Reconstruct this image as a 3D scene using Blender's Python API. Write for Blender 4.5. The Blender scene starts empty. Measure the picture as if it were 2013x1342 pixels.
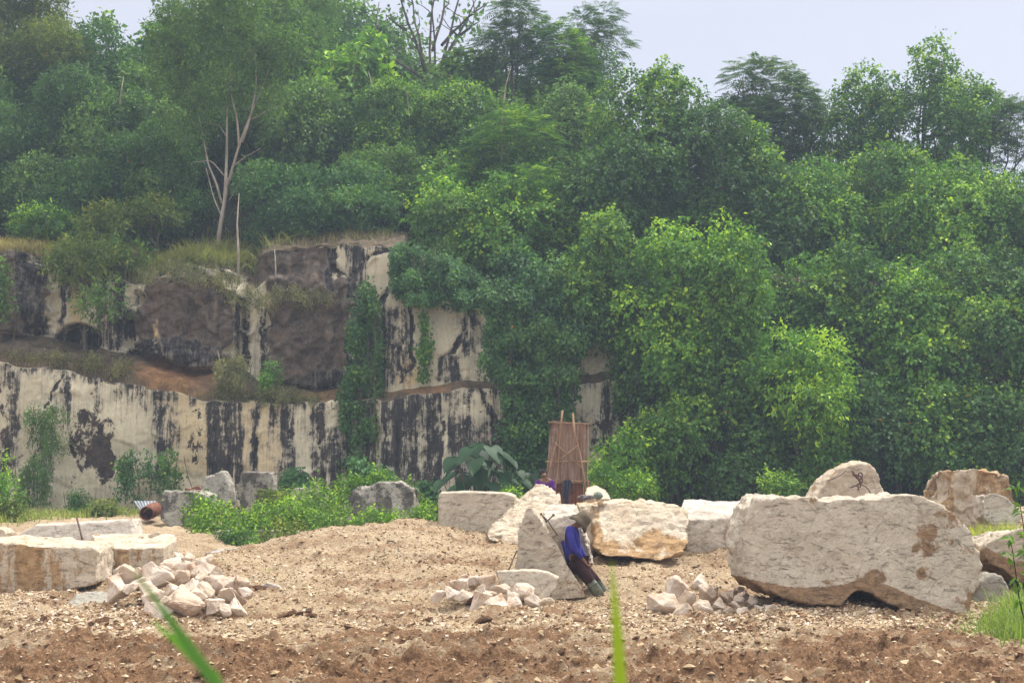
import bpy, bmesh, math, random
import numpy as np
from mathutils import Vector, Matrix, Euler
from math import radians, sin, cos, pi

# ------------------------------------------------------------------ camera, world, sun
sc = bpy.context.scene
COL = sc.collection
FPX, CX, CY = 2765.0, 1006.5, 671.0
CAMZ = 1.9
PITCH = math.atan((950 - 671) / FPX)
cam_d = bpy.data.cameras.new('camera')
cam = bpy.data.objects.new('camera', cam_d)
COL.objects.link(cam)
cam.location = (0, 0, CAMZ)
cam.rotation_euler = (pi / 2 + PITCH, 0, 0)
cam_d.sensor_width = 36
cam_d.lens = 36 * FPX / 2013
cam_d.clip_start = 0.1
cam_d.clip_end = 3000
cam_d.dof.use_dof = True
cam_d.dof.focus_distance = 24
cam_d.dof.aperture_fstop = 5
sc.camera = cam

SUN_EL, SUN_AZ = 60, 48      # azimuth from +Y towards +X
sd = bpy.data.lights.new('sun', 'SUN')
sd.energy = 4.2
sd.angle = radians(3.0)
sd.color = (1.0, 0.95, 0.87)
sun = bpy.data.objects.new('sun', sd)
COL.objects.link(sun)
az, el = radians(SUN_AZ), radians(SUN_EL)
sv = Vector((sin(az) * cos(el), cos(az) * cos(el), sin(el)))
sun.rotation_euler = (-sv).to_track_quat('-Z', 'Y').to_euler()
sun.location = (0, 0, 60)

world = bpy.data.worlds.new('World')
sc.world = world
world.use_nodes = True
wn, wl = world.node_tree.nodes, world.node_tree.links
wn.clear()
wo = wn.new('ShaderNodeOutputWorld')
bg = wn.new('ShaderNodeBackground')
sky = wn.new('ShaderNodeTexSky')
sky.sky_type = 'NISHITA'
sky.sun_disc = False
sky.sun_elevation = el
sky.sun_rotation = az
sky.dust_density = 3.0
sky.air_density = 1.0
SKY_STR = 0.14
# thin bright overcast: the clear sky is mixed with a pale cloud layer that has soft large patches
tc = wn.new('ShaderNodeTexCoord')
mp = wn.new('ShaderNodeMapping'); mp.inputs['Scale'].default_value = (1, 1, 2.5)
nz = wn.new('ShaderNodeTexNoise'); nz.inputs['Scale'].default_value = 1.6; nz.inputs['Detail'].default_value = 4
cr = wn.new('ShaderNodeValToRGB')
cr.color_ramp.elements[0].position = 0.35; cr.color_ramp.elements[0].color = (4.6, 4.8, 5.55, 1)
cr.color_ramp.elements[1].position = 0.68; cr.color_ramp.elements[1].color = (5.05, 5.15, 5.8, 1)
mx = wn.new('ShaderNodeMix'); mx.data_type = 'RGBA'; mx.inputs[0].default_value = 0.86
wl.new(tc.outputs['Generated'], mp.inputs[0]); wl.new(mp.outputs[0], nz.inputs['Vector'])
wl.new(nz.outputs[0], cr.inputs[0])
wl.new(sky.outputs[0], mx.inputs[6]); wl.new(cr.outputs[0], mx.inputs[7])
# a clouded sky is brighter overhead than towards the horizon
sx = wn.new('ShaderNodeSeparateXYZ'); wl.new(tc.outputs['Generated'], sx.inputs[0])
mr_ = wn.new('ShaderNodeMapRange'); mr_.inputs[1].default_value = 0.32; mr_.inputs[2].default_value = 1.0; mr_.inputs[3].default_value = 1.0; mr_.inputs[4].default_value = 3.0
wl.new(sx.outputs[2], mr_.inputs[0])
mw = wn.new('ShaderNodeMix'); mw.data_type = 'RGBA'; mr2 = wn.new('ShaderNodeMapRange'); mr2.inputs[1].default_value = 0.34; mr2.inputs[2].default_value = 0.75
wl.new(sx.outputs[2], mr2.inputs[0]); wl.new(mr2.outputs[0], mw.inputs[0]); wl.new(mx.outputs[2], mw.inputs[6]); mw.inputs[7].default_value = (5.9, 5.6, 5.3, 1)
vm = wn.new('ShaderNodeVectorMath'); vm.operation = 'SCALE'
wl.new(mw.outputs[2], vm.inputs[0]); wl.new(mr_.outputs[0], vm.inputs['Scale'])
wl.new(vm.outputs[0], bg.inputs[0])
bg.inputs[1].default_value = SKY_STR
wl.new(bg.outputs[0], wo.inputs[0])

sc.view_settings.view_transform = 'Standard'
sc.view_settings.look = 'None'
sc.view_settings.exposure = 0.18
sc.view_settings.gamma = 1.0
sc.render.engine = 'CYCLES'
sc.cycles.use_denoising = True
sc.cycles.max_bounces = 6
sc.cycles.diffuse_bounces = 4
sc.cycles.transmission_bounces = 4
sc.cycles.volume_bounces = 1
sc.cycles.transparent_max_bounces = 8
sc.cycles.use_adaptive_sampling = True
sc.cycles.adaptive_threshold = 0.02

# ------------------------------------------------------------------ helpers
RNG = np.random.default_rng(7)
random.seed(5)
CP, SP = cos(PITCH), sin(PITCH)

def W(px, py, Y):
    u = (px - CX) / FPX; v = (CY - py) / FPX
    d = (u, CP - v * SP, SP + v * CP)
    t = Y / d[1]
    return Vector((d[0] * t, Y, CAMZ + d[2] * t))

def XA(px, Y):           # x on a plane at distance Y near eye level
    return (px - CX) / FPX * Y

def proj(x, y, z):
    z = z - CAMZ
    f = y * CP + z * SP
    up = -y * SP + z * CP
    return CX + x / f * FPX, CY - up / f * FPX

_r = np.random.default_rng(3)
_perm = _r.permutation(256); _perm = np.concatenate([_perm, _perm, _perm])
_g = _r.normal(size=(256, 3)); _g /= np.linalg.norm(_g, axis=1)[:, None]

def perlin(x, y, z=None):
    x = np.asarray(x, float); y = np.asarray(y, float)
    z = np.zeros_like(x) + 0.37 if z is None else np.asarray(z, float)
    xi, yi, zi = np.floor(x).astype(int), np.floor(y).astype(int), np.floor(z).astype(int)
    xf, yf, zf = x - xi, y - yi, z - zi
    fade = lambda t: t * t * t * (t * (t * 6 - 15) + 10)
    u, v, w = fade(xf), fade(yf), fade(zf)
    out = 0
    for a in (0, 1):
        for b in (0, 1):
            for c in (0, 1):
                h = _perm[_perm[_perm[(xi + a) & 255] + ((yi + b) & 255)] + ((zi + c) & 255)]
                g = _g[h]
                d = g[..., 0] * (xf - a) + g[..., 1] * (yf - b) + g[..., 2] * (zf - c)
                out = out + d * (u if a else 1 - u) * (v if b else 1 - v) * (w if c else 1 - w)
    return out * 1.5

def fbm(x, y, z=None, o=4, gain=0.5):
    s, a = 0, 1.0
    zz = np.zeros_like(np.asarray(x, float)) if z is None else z
    for i in range(o):
        f = 2.0 ** i
        s = s + a * perlin(x * f + 17 * i, y * f + 5 * i, zz * f + 3.1 * i)
        a *= gain
    return s

def sstep(a, b, x):
    t = np.clip((x - a) / (b - a), 0, 1)
    return t * t * (3 - 2 * t)

def flakes(V, f, s):
    q = V * f + s; base = np.floor(q).astype(int); best = np.full(len(V), 9.0); val = np.zeros(len(V))
    for i in (-1, 0, 1):
        for j in (-1, 0, 1):
            for k in (-1, 0, 1):
                c = base + np.array([i, j, k]); h = _perm[_perm[_perm[c[:, 0] & 255] + (c[:, 1] & 255)] + (c[:, 2] & 255)]
                g = _g[h]; p = c + .5 + g * .45; dv = q - p; d2 = (dv ** 2).sum(1)
                g2 = _g[(h * 7 + 3) & 255]; m_ = d2 < best
                val = np.where(m_, .5 + .5 * (dv * g2).sum(1) + .35 * g2[:, 0], val); best = np.where(m_, d2, best)
    return np.clip(val, 0, 1.3)

class RBF:
    def __init__(s, pts, box):
        p = np.array(pts, float); s.p = p[:, :2]; s.box = box
        n = len(p); K = s.k(s.p[:, None] - s.p[None]) + np.eye(n) * 0.3
        A = np.zeros((n + 3, n + 3)); A[:n, :n] = K; A[:n, n] = 1; A[:n, n + 1:] = s.p; A[n:, :n] = A[:n, n:].T
        s.w = np.linalg.solve(A, np.concatenate([p[:, 2], [0, 0, 0]]))
    def k(s, d):
        r2 = (d ** 2).sum(-1); return 0.5 * r2 * np.log(r2 + 1e-9)
    def __call__(s, x, y):
        x = np.clip(np.asarray(x, float), s.box[0], s.box[1]); y = np.clip(np.asarray(y, float), s.box[2], s.box[3])
        sh = np.broadcast(x, y).shape
        x, y = np.broadcast_to(x, sh).ravel(), np.broadcast_to(y, sh).ravel()
        n = len(s.p); out = s.w[n] + s.w[n + 1] * x + s.w[n + 2] * y
        for i in range(n):
            r2 = (x - s.p[i, 0]) ** 2 + (y - s.p[i, 1]) ** 2
            out = out + s.w[i] * 0.5 * r2 * np.log(r2 + 1e-9)
        return out.reshape(sh)

def tag(o, label=None, cat=None, group=None, kind=None):
    if label: o['label'] = label
    if cat: o['category'] = cat
    if group: o['group'] = group
    if kind: o['kind'] = kind
    return o

def empty(name, loc=(0, 0, 0)):
    o = bpy.data.objects.new(name, None); COL.objects.link(o); o.location = loc
    o.empty_display_size = 0.2
    return o

def link(name, me, mat=None, parent=None, loc=None):
    o = bpy.data.objects.new(name, me); COL.objects.link(o)
    if mat is not None and len(me.materials) == 0: me.materials.append(mat)
    if parent is not None:
        o.parent = parent
        o.location = -Vector(parent.location) if loc is None else loc     # verts are given in world space
    elif loc is not None: o.location = loc
    return o

def np_mesh(name, V, F, smooth=False, attrs=None):
    """V (n,3); F (m,k) index array with constant k, or list of such"""
    me = bpy.data.meshes.new(name)
    V = np.ascontiguousarray(V, np.float32)
    Fs = F if isinstance(F, list) else [F]
    tot = sum(f.shape[0] for f in Fs); nl = sum(f.size for f in Fs)
    me.vertices.add(len(V)); me.vertices.foreach_set('co', V.ravel())
    me.loops.add(nl); me.polygons.add(tot)
    me.loops.foreach_set('vertex_index', np.concatenate([f.ravel() for f in Fs]).astype(np.int32))
    ls = []; s = 0
    for f in Fs:
        ls.append(s + np.arange(f.shape[0]) * f.shape[1]); s += f.size
    me.polygons.foreach_set('loop_start', np.concatenate(ls).astype(np.int32))
    me.update(calc_edges=True)
    me.polygons.foreach_set('use_smooth', np.full(tot, smooth))
    for k, a in (attrs or {}).items():
        a = np.asarray(a, np.float32)
        if a.ndim == 1:
            at = me.attributes.new(k, 'FLOAT', 'POINT'); at.data.foreach_set('value', a)
        else:
            if a.shape[1] == 3: a = np.concatenate([a, np.ones((len(a), 1), np.float32)], 1)
            at = me.attributes.new(k, 'FLOAT_COLOR', 'POINT'); at.data.foreach_set('color', a.ravel())
    return me

def grid_faces(nr, nc):
    i = np.arange(nr * nc).reshape(nr, nc)
    return np.stack([i[:-1, :-1], i[:-1, 1:], i[1:, 1:], i[1:, :-1]], -1).reshape(-1, 4)

# ------------------------------------------------------------------ material node shorthand
class M:
    def __init__(s, name, rough=0.9, spec=0.25):
        s.m = bpy.data.materials.new(name); s.m.use_nodes = True
        s.t = s.m.node_tree; s.b = s.t.nodes['Principled BSDF']; s.out = s.t.nodes['Material Output']
        s.b.inputs['Roughness'].default_value = rough
        s.b.inputs['Specular IOR Level'].default_value = spec
        s._tc = None
    def n(s, ty, **kw):
        nd = s.t.nodes.new(ty)
        for k, v in kw.items(): setattr(nd, k, v)
        return nd
    def put(s, inp, v):
        if hasattr(v, 'is_linked') or isinstance(v, bpy.types.NodeSocket): s.t.links.new(v, inp)
        else:
            if isinstance(v, tuple) and len(v) == 3 and len(inp.default_value) == 4: v = v + (1,)
            inp.default_value = v
    def co(s, scale=(1, 1, 1)):
        if s._tc is None: s._tc = s.n('ShaderNodeTexCoord')
        mp = s.n('ShaderNodeMapping'); s.t.links.new(s._tc.outputs['Object'], mp.inputs[0])
        mp.inputs['Scale'].default_value = scale
        return mp.outputs[0]
    def noise(s, scale, detail=5, rough=0.6, vec=None, vs=(1, 1, 1), dist=0.0):
        nd = s.n('ShaderNodeTexNoise'); nd.inputs['Scale'].default_value = scale
        nd.inputs['Detail'].default_value = detail; nd.inputs['Roughness'].default_value = rough
        nd.inputs['Distortion'].default_value = dist
        s.t.links.new(vec or s.co(vs), nd.inputs['Vector'])
        return nd.outputs[0]
    def voro(s, scale, vs=(1, 1, 1), feature='F1', out=0):
        nd = s.n('ShaderNodeTexVoronoi', feature=feature); nd.inputs['Scale'].default_value = scale
        s.t.links.new(s.co(vs), nd.inputs['Vector'])
        return nd.outputs[out]
    def math(s, op, a, b=0.0, clamp=False):
        nd = s.n('ShaderNodeMath', operation=op, use_clamp=clamp)
        s.put(nd.inputs[0], a); s.put(nd.inputs[1], b)
        return nd.outputs[0]
    def ramp(s, v, a, b, lo=0.0, hi=1.0):
        nd = s.n('ShaderNodeMapRange', clamp=True)
        s.put(nd.inputs[0], v); nd.inputs[1].default_value = a; nd.inputs[2].default_value = b
        nd.inputs[3].default_value = lo; nd.inputs[4].default_value = hi
        return nd.outputs[0]
    def mix(s, f, a, b, mode='MIX'):
        nd = s.n('ShaderNodeMix', data_type='RGBA', blend_type=mode)
        s.put(nd.inputs[0], f); s.put(nd.inputs[6], a); s.put(nd.inputs[7], b)
        return nd.outputs[2]
    def attr(s, name, col=False):
        nd = s.n('ShaderNodeAttribute', attribute_name=name)
        return nd.outputs['Color' if col else 'Fac']
    def base(s, v): s.put(s.b.inputs['Base Color'], v)
    def bump(s, h, strength=0.5, dist=0.02):
        nd = s.n('ShaderNodeBump'); nd.inputs['Strength'].default_value = strength
        nd.inputs['Distance'].default_value = dist
        s.put(nd.inputs['Height'], h); s.t.links.new(nd.outputs[0], s.b.inputs['Normal'])

# ---- leaves
def leaf_mat(name, trans=0.24, rough=0.58):
    m = M(name, rough, 0.22)
    c = m.attr('col', True)
    v = m.noise(0.8, 2)
    c = m.mix(1.0, c, m.mix(m.ramp(v, 0.3, 0.7), (0.85, 0.9, 0.95), (1.15, 1.1, 1.0)), 'MULTIPLY')
    m.base(c)
    tr = m.n('ShaderNodeBsdfTranslucent')
    m.put(tr.inputs[0], m.mix(1.0, c, (1.5, 1.6, 0.7), 'MULTIPLY'))
    ms = m.n('ShaderNodeMixShader'); ms.inputs[0].default_value = trans
    m.t.links.new(m.b.outputs[0], ms.inputs[1]); m.t.links.new(tr.outputs[0], ms.inputs[2])
    m.t.links.new(ms.outputs[0], m.out.inputs[0])
    return m.m
LEAF = leaf_mat('foliage')
GRASS = leaf_mat('grass_blade', 0.35)

def bark_mat(name, c1, c2):
    m = M(name, 0.95, 0.1)
    n = m.noise(6, 5, vs=(1, 1, 0.25))
    m.base(m.mix(m.ramp(n, 0.35, 0.65), c1, c2)); m.bump(n, 0.6, 0.02)
    return m.m
BARK = bark_mat('bark', (0.06, 0.045, 0.035), (0.17, 0.14, 0.11))
BARKP = bark_mat('pale_bark', (0.22, 0.19, 0.15), (0.42, 0.38, 0.31))
WOOD = bark_mat('weathered_wood', (0.20, 0.12, 0.07), (0.40, 0.27, 0.17))

# ---- cut limestone blocks and boulders: 'stain' attribute drives iron-brown weathering, plus painted side shade on some
def rock_mat(name, c1, c2, st1, st2, pit=0.5, speck=(0.12, 0.08, 0.05), streak=0.0, veins=0.3):
    m = M(name, 0.92, 0.2)
    n1 = m.noise(1.3, 6); n2 = m.noise(7, 8, 0.75); n3 = m.noise(38, 4, 0.75); nb = m.noise(2.6, 9, .72, dist=.5)
    c = m.mix(m.ramp(n1, 0.38, 0.62), c1, c2)
    c = m.mix(m.ramp(nb, 0.46, 0.60, 0, 0.4), c, tuple(x * 0.75 for x in c1))
    c = m.mix(m.ramp(n2, 0.5, 0.68, 0, 0.5), c, tuple(min(.85, x * 1.2) for x in c2))
    st = m.mix(m.ramp(n2, 0.38, 0.60), st1, st2)
    w = m.noise(2.3, 9, 0.74, vs=(1, 1, 0.3 if streak else .8), dist=.3)
    f = m.math('ADD', m.attr('stain'), m.math('MULTIPLY', m.math('SUBTRACT', w, 0.5), 2.6))
    f = m.ramp(f, 0.34, 0.50)
    c = m.mix(m.math('MULTIPLY', f, .9), c, st)
    # dark pits and short veins lying along the bedding
    p = m.noise(5.5, 7, 0.8, vs=(1, 1, 3.0), dist=0.8)
    c = m.mix(m.ramp(p, 0.585, 0.63, 0, pit), c, speck)
    vn = m.voro(1.3, (1, 1, 1.6), 'DISTANCE_TO_EDGE')
    c = m.mix(m.ramp(m.math('ADD', vn, m.math('MULTIPLY', m.math('SUBTRACT', n2, .5), 0.10)), 0.0, 0.018, veins, 0), c, tuple(0.55 * x for x in st1))
    c = m.mix(m.ramp(n3, 0.45, 0.7, 0.0, 0.35), c, (0.30, 0.22, 0.15))
    m.base(c)
    h = m.math('ADD', m.math('ADD', m.math('MULTIPLY', n2, 0.9), m.math('MULTIPLY', n3, 0.25)), m.math('MULTIPLY', m.ramp(p, 0.55, 0.68), -0.35))
    m.bump(m.math('ADD', h, m.math('MULTIPLY', nb, 1.4)), 1.0, 0.06)
    return m.m
R_GREY = rock_mat('pale_limestone', (0.62, 0.53, 0.41), (0.75, 0.665, 0.535), (0.24, 0.14, 0.07), (0.38, 0.23, 0.115), 0.6)
R_TAN = rock_mat('tan_limestone', (0.64, 0.52, 0.38), (0.78, 0.68, 0.54), (0.38, 0.22, 0.09), (0.54, 0.34, 0.16), 0.4, streak=1)
R_WHITE = rock_mat('white_limestone', (0.64, 0.56, 0.47), (0.80, 0.73, 0.63), (0.42, 0.28, 0.18), (0.50, 0.37, 0.27), 0.35)
R_DARK = rock_mat('weathered_limestone', (0.34, 0.32, 0.27), (0.56, 0.53, 0.46), (0.03, 0.028, 0.03), (0.10, 0.09, 0.08), 0.9, (0.03, 0.03, 0.03))

def plain_mat(name, c1, c2, scale=8, rough=0.8, bump=0.3, spec=0.3, metal=0.0):
    m = M(name, rough, spec); n = m.noise(scale, 5)
    m.base(m.mix(m.ramp(n, 0.35, 0.65), c1, c2)); m.bump(n, bump, 0.01)
    m.b.inputs['Metallic'].default_value = metal
    return m.m
# ------------------------------------------------------------------ ground
def gp(px, py, Y, z=None):
    p = W(px, py, Y); return (p.x, Y, p.z if z is None else z)
GPTS = [(-14, 9, 0), (-5, 9, 0), (5, 9, 0), (14, 9, 0), (-14, 14, 0), (-5, 14, 0), (0, 14, 0), (5, 14, 0), (14, 14, 0.1),
        (-9, 18, 0), (-3, 18, 0), (2, 18, 0), (7, 18, 0), (12, 18, .2),
        gp(60, 1195, 21.5), gp(230, 1178, 22.5), gp(350, 1215, 19.8), gp(560, 1190, 21.5), gp(900, 1200, 21.2), gp(1020, 1190, 21.6), gp(1180, 1178, 22.8), gp(1350, 1200, 21.5), gp(1500, 1195, 21.0), gp(1700, 1205, 20.6), gp(1900, 1216, 20.2),
        gp(430, 1100, 26.5), gp(500, 1125, 25), gp(600, 1060, 28), gp(740, 1036, 28), gp(870, 1024, 28.3), gp(960, 1050, 28), gp(1010, 1072, 27), gp(700, 1120, 24.5), gp(880, 1110, 24.5),
        gp(1200, 1080, 27), gp(1350, 1082, 27), gp(1430, 1090, 26.5), gp(1250, 1130, 24.5),
        gp(0, 1150, 25), gp(190, 1148, 25), gp(330, 1120, 27),
        gp(60, 1052, 32, .7), gp(250, 1040, 32, .8), gp(400, 1088, 31), gp(500, 1088, 31), gp(640, 1080, 33, .3), gp(850, 1060, 33, .4),
        gp(50, 1015, 42, .9), gp(300, 1010, 40, .9), gp(500, 1040, 38, .6), gp(700, 1030, 40, .6), gp(900, 1010, 42, .7),
        gp(1100, 990, 38, 1.0), gp(1300, 1000, 36, 1.0), gp(1600, 1000, 34, 1.1), gp(1800, 1000, 33, 1.1), gp(1300, 1000, 45, 1.0), gp(1700, 1000, 45, 1.0), gp(2050, 1000, 45, 1.1),
        gp(1700, 1040, 27, .95), gp(1960, 1055, 26, .95), gp(2050, 1060, 26, 1.0), gp(2050, 1150, 22, .3), gp(2100, 1000, 34, 1.3)]
_grbf = RBF(GPTS, (-16, 16, 9, 45))

def ground_base(x, y): return _grbf(x, y)

def mud_mask(x, y):
    e = 16.7 + 1.8 * fbm(x * 0.3, y * 0.5, o=4, gain=.6) + 0.03 * x
    m = sstep(0.9, -1.6, y - e) * (0.55 + 0.5 * sstep(-.35, .3, fbm(x * .7 + 5, y * 1.6, o=4, gain=.6)))
    m2 = sstep(0.12, 0.38, fbm(x * 0.45 + 9, y * 0.55, o=3)) * sstep(20.5, 18, y) * 0.75
    m3 = sstep(0.0, 0.4, fbm(x * 0.8 + 3, y * 0.9 + 8, o=4, gain=.6)) * sstep(31, 25, y) * 0.6
    return np.clip(np.maximum(np.maximum(m, m2), m3), 0, 1)

def ground_h(x, y, detail=True):
    x = np.asarray(x, float); y = np.asarray(y, float)
    h = ground_base(x, y)
    near = sstep(60, 30, np.hypot(x, y - 20))
    mm = mud_mask(x, y)
    # heaped spoil: lumps on the mound, churned clods in the mud
    h = h + 0.15 * fbm(x * 0.65, y * 0.55, o=3) * near * sstep(12, 22, y)
    if detail:
        h = h + near * (0.05 * fbm(x * 2.4, y * 2.4, o=4, gain=0.62) + 0.03 * np.abs(fbm(x * 6, y * 6 + 4, o=3, gain=.6)))
        r = 1 - np.abs(perlin(x * 2.2 + 40, y * 3.6)) * 2
        r2 = np.abs(fbm(x * 5 + 20, y * 6.5 + 3, o=3, gain=.6))
        clod = np.maximum(fbm(x * 4.5 + 2, y * 5.5 + 8, o=3, gain=.6), -0.1)
        h = h + near * mm * (0.13 * clod + 0.05 * r2 + 0.03 * r)
        # tyre ruts running across the view
        for yc, d, w, ph in ((13.75, .08, .22, 0), (14.9, .11, .25, 1.1), (15.9, .06, .3, 2.0), (16.9, .09, .22, 3.2), (18.2, .04, .2, 0.6)):
            t = (y - (yc + 0.25 * np.sin(x * 0.22 + ph) + 0.03 * x)) / w
            am = 0.7 + 0.3 * np.sin(x * 0.6 + ph * 2)
            h = h + near * am * d * 1.5 * (-np.exp(-t * t) + 0.75 * np.exp(-(np.abs(t) - 1.7) ** 2 * 2.2))
    return h

def ground_z(x, y): return float(ground_h(np.array([x]), np.array([y]), False)[0])

def axis(lo, hi, step, far):
    a = np.arange(lo, hi + 1e-6, step); ext = []; d = step; v = hi
    while v < far: d *= 1.25; v += d; ext.append(v)
    ext = np.array(ext)
    lo_e = []; d = step; v = lo
    while v > -far: d *= 1.25; v -= d; lo_e.append(v)
    return np.concatenate([np.array(lo_e)[::-1], a, ext])
gx = axis(-12.5, 12.5, 0.04, 900)
ys = [12.6]
while ys[-1] < 33: ys.append(ys[-1] + 0.032 * (ys[-1] / 18))
gy = np.array(ys); d = 0.06
ye = [gy[-1]]
while ye[-1] < 900: d *= 1.12; ye.append(ye[-1] + d)
yb = [gy[0]]; d = 0.05
while yb[-1] > -300: d *= 1.25; yb.append(yb[-1] - d)
gy = np.concatenate([np.array(yb[1:])[::-1], gy, ye[1:]])
GX, GY = np.meshgrid(gx, gy)
GZ = ground_h(GX, GY)
GV = np.stack([GX.ravel(), GY.ravel(), GZ.ravel()], 1)
me = np_mesh('ground', GV, grid_faces(len(gy), len(gx)), True, {'mud': mud_mask(GX, GY).ravel()})
m = M('quarry_dirt', 0.95, 0.15)
n1 = m.noise(1.1, 6, vs=(1, 1.6, 1)); n2 = m.noise(7, 7, 0.7); n3 = m.noise(28, 6, 0.75)
g = m.mix(m.ramp(n1, 0.35, 0.65), (0.33, 0.25, 0.15), (0.58, 0.485, 0.33))
g = m.mix(m.ramp(n3, 0.35, 0.65, 0, 0.8), g, (0.25, 0.15, 0.085))
vr = m.voro(17, (1, 1, 1)); g = m.mix(m.ramp(vr, 0.12, 0.34, 0.75, 0), g, (0.66, 0.55, 0.44))
mud = m.mix(m.ramp(n2, 0.35, 0.62), (0.10, 0.052, 0.027), (0.26, 0.15, 0.08))
mud = m.mix(m.ramp(n3, 0.52, 0.68, 0, 0.75), mud, (0.42, 0.29, 0.18))
mf = m.math('ADD', m.attr('mud'), m.math('MULTIPLY', m.math('SUBTRACT', n2, 0.5), 1.7))
m.base(m.mix(m.ramp(mf, 0.35, 0.72), g, mud))
m.bump(m.math('ADD', m.math('MULTIPLY', n3, 0.8), m.math('MULTIPLY', n2, 0.8)), 1.0, 0.035)
go = link('ground', me, m.m); tag(go, kind='structure')

# ------------------------------------------------------------------ stone chips strewn over the ground (uncountable)
def chip_mesh(name, P, S, colr, flat=0.6, kind=0):
    n = len(P); r = np.random.default_rng(11 + n)
    O = np.array([(1, 0, 0), (-1, 0, 0), (0, 1, 0), (0, -1, 0), (0, 0, 1), (0, 0, -1)], float)
    V = O[None] * (0.6 + 0.8 * r.random((n, 6, 1))) + r.normal(0, 0.22, (n, 6, 3))
    V[..., 2] *= flat
    a = r.random(n) * 6.28; b = r.normal(0, 0.45, n)
    ca, sa, cb, sb = np.cos(a), np.sin(a), np.cos(b), np.sin(b)
    x, y, z = V[..., 0], V[..., 1], V[..., 2]
    x, z = x * cb[:, None] - z * sb[:, None], x * sb[:, None] + z * cb[:, None]
    x, y = x * ca[:, None] - y * sa[:, None], x * sa[:, None] + y * ca[:, None]
    V = np.stack([x, y, z], -1) * S[:, None, None] + P[:, None]
    F = np.array([(0, 2, 4), (2, 1, 4), (1, 3, 4), (3, 0, 4), (2, 0, 5), (1, 2, 5), (3, 1, 5), (0, 3, 5)])
    F = (np.arange(n)[:, None, None] * 6 + F[None]).reshape(-1, 3)
    return np_mesh(name, V.reshape(-1, 3), F, False, {'col': np.repeat(colr, 6, 0)})
m = M('stone_chips', 0.92, 0.2)
nn = m.noise(30, 4)
m.base(m.mix(1.0, m.attr('col', True), m.mix(m.ramp(nn, .3, .7), (0.75, 0.72, 0.7), (1.1, 1.1, 1.1)), 'MULTIPLY')); m.bump(nn, 0.5, 0.01)
CHIPM = m.m
def scatter_chips(name, n, smin, smax, mudfac, pale, ylim=(12.8, 34), label=None, region=None):
    r = RNG
    y = ylim[0] + (ylim[1] - ylim[0]) * r.random(n * 3) ** 1.1
    x = (r.random(n * 3) * 2 - 1) * (y * 0.40 + 0.8)
    mm = mud_mask(x, y)
    dens = (1 - mm) * (0.45 + 0.55 * sstep(-0.3, 0.4, fbm(x * 0.8, y * 0.9, o=3))) + mm * mudfac
    px, py = proj(x, y, ground_base(x, y))
    band = (py > 1185) & (py < 1262) & (px > 1150); dens = np.where(band, np.maximum(dens, 0.85), dens)
    if region is not None: dens = region(px, py)
    lowveg = sstep(29.5, 31, y) * (x < -1.5); dens = dens * (1 - 0.9 * lowveg)
    k = r.random(n * 3) < dens; x, y, mm = x[k][:n], y[k][:n], mm[k][:n]
    n = len(x)
    s = smin + (smax - smin) * r.random(n) ** 3.5
    z = ground_h(x, y) + s * 0.12
    t = r.random((n, 1)); c = (1 - t) * np.array([0.33, 0.225, 0.12]) + t * np.array([0.64, 0.53, 0.36])
    wh = r.random(n) < pale; c[wh] = np.array([0.70, 0.60, 0.48]) * (0.85 + 0.25 * r.random((wh.sum(), 1)))
    dk = r.random(n) < 0.26 + 0.4 * mm; c[dk] = np.array([0.2, 0.12, 0.07]) * (0.7 + 0.7 * r.random((dk.sum(), 1)))
    o = link(name, chip_mesh(name, np.stack([x, y, z], 1), s, c), CHIPM)
    tag(o, label, 'gravel', kind='stuff')
scatter_chips('gravel', 130000, 0.007, 0.03, 0.25, 0.06, label='fine cream limestone chips covering the dirt and the spoil heap')
def pale_band(px, py):
    w = 26 * fbm(px * .006, py * .02, o=3); w2 = fbm(px * .02, py * .03 + 9, o=3)
    a = sstep(1180, 1205, py + w) * sstep(1262, 1235, py + w) * sstep(1120, 1250, px)
    b_ = sstep(1150, 1185, py + w) * sstep(1262, 1225, py + w) * sstep(420, 300, px) * .7
    c_ = sstep(1205, 1222, py + w) * sstep(1246, 1228, py + w) * .45
    return np.maximum(np.maximum(a, b_), c_) * (.35 + .65 * sstep(-.3, .3, w2))
scatter_chips('gravel', 42000, 0.010, 0.045, 0, 0.5, (15.5, 24), label='pale limestone gravel spilled in a band before the blocks', region=pale_band)
scatter_chips('rubble', 15000, 0.018, 0.06, 0.2, 0.05, label='fist sized limestone rubble strewn through the dirt')

# ------------------------------------------------------------------ quarry cliff: sawn two-tier face
LOW = np.array([(-900, 712), (0, 712), (60, 720), (130, 725), (200, 745), (290, 757), (400, 785), (500, 790), (660, 787), (700, 790), (760, 782), (860, 768), (940, 758), (1000, 765), (1250, 740), (2600, 740)], float)
UPB = np.array([(-900, 655), (0, 655), (80, 668), (190, 692), (280, 702), (350, 726), (450, 722), (480, 745), (600, 762), (680, 765), (760, 768), (860, 757), (940, 748), (1250, 730), (2600, 730)], float)
UPT = np.array([(-900, 480), (0, 500), (100, 522), (180, 545), (240, 560), (290, 535), (330, 527), (400, 532), (462, 548), (478, 492), (560, 490), (650, 478), (780, 484), (800, 592), (920, 602), (960, 590), (1200, 570), (2600, 520)], float)
YL, YU = 44.0, 46.3
def line(a, px): return np.interp(px, a[:, 0], a[:, 1])
def z_at(py, Y):
    v = (CY - py) / FPX
    return CAMZ + (SP + v * CP) * Y / (CP - v * SP)
cxs = np.arange(-27, 24, 0.06)
pxl = CX + cxs / (YL * CP) * FPX * 0.998
setb = np.interp(pxl, [0, 650, 760, 3000], [2.3, 2.3, 0.55, 0.55])
zl = z_at(line(LOW, pxl), YL); Yu = YL + setb
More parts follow.
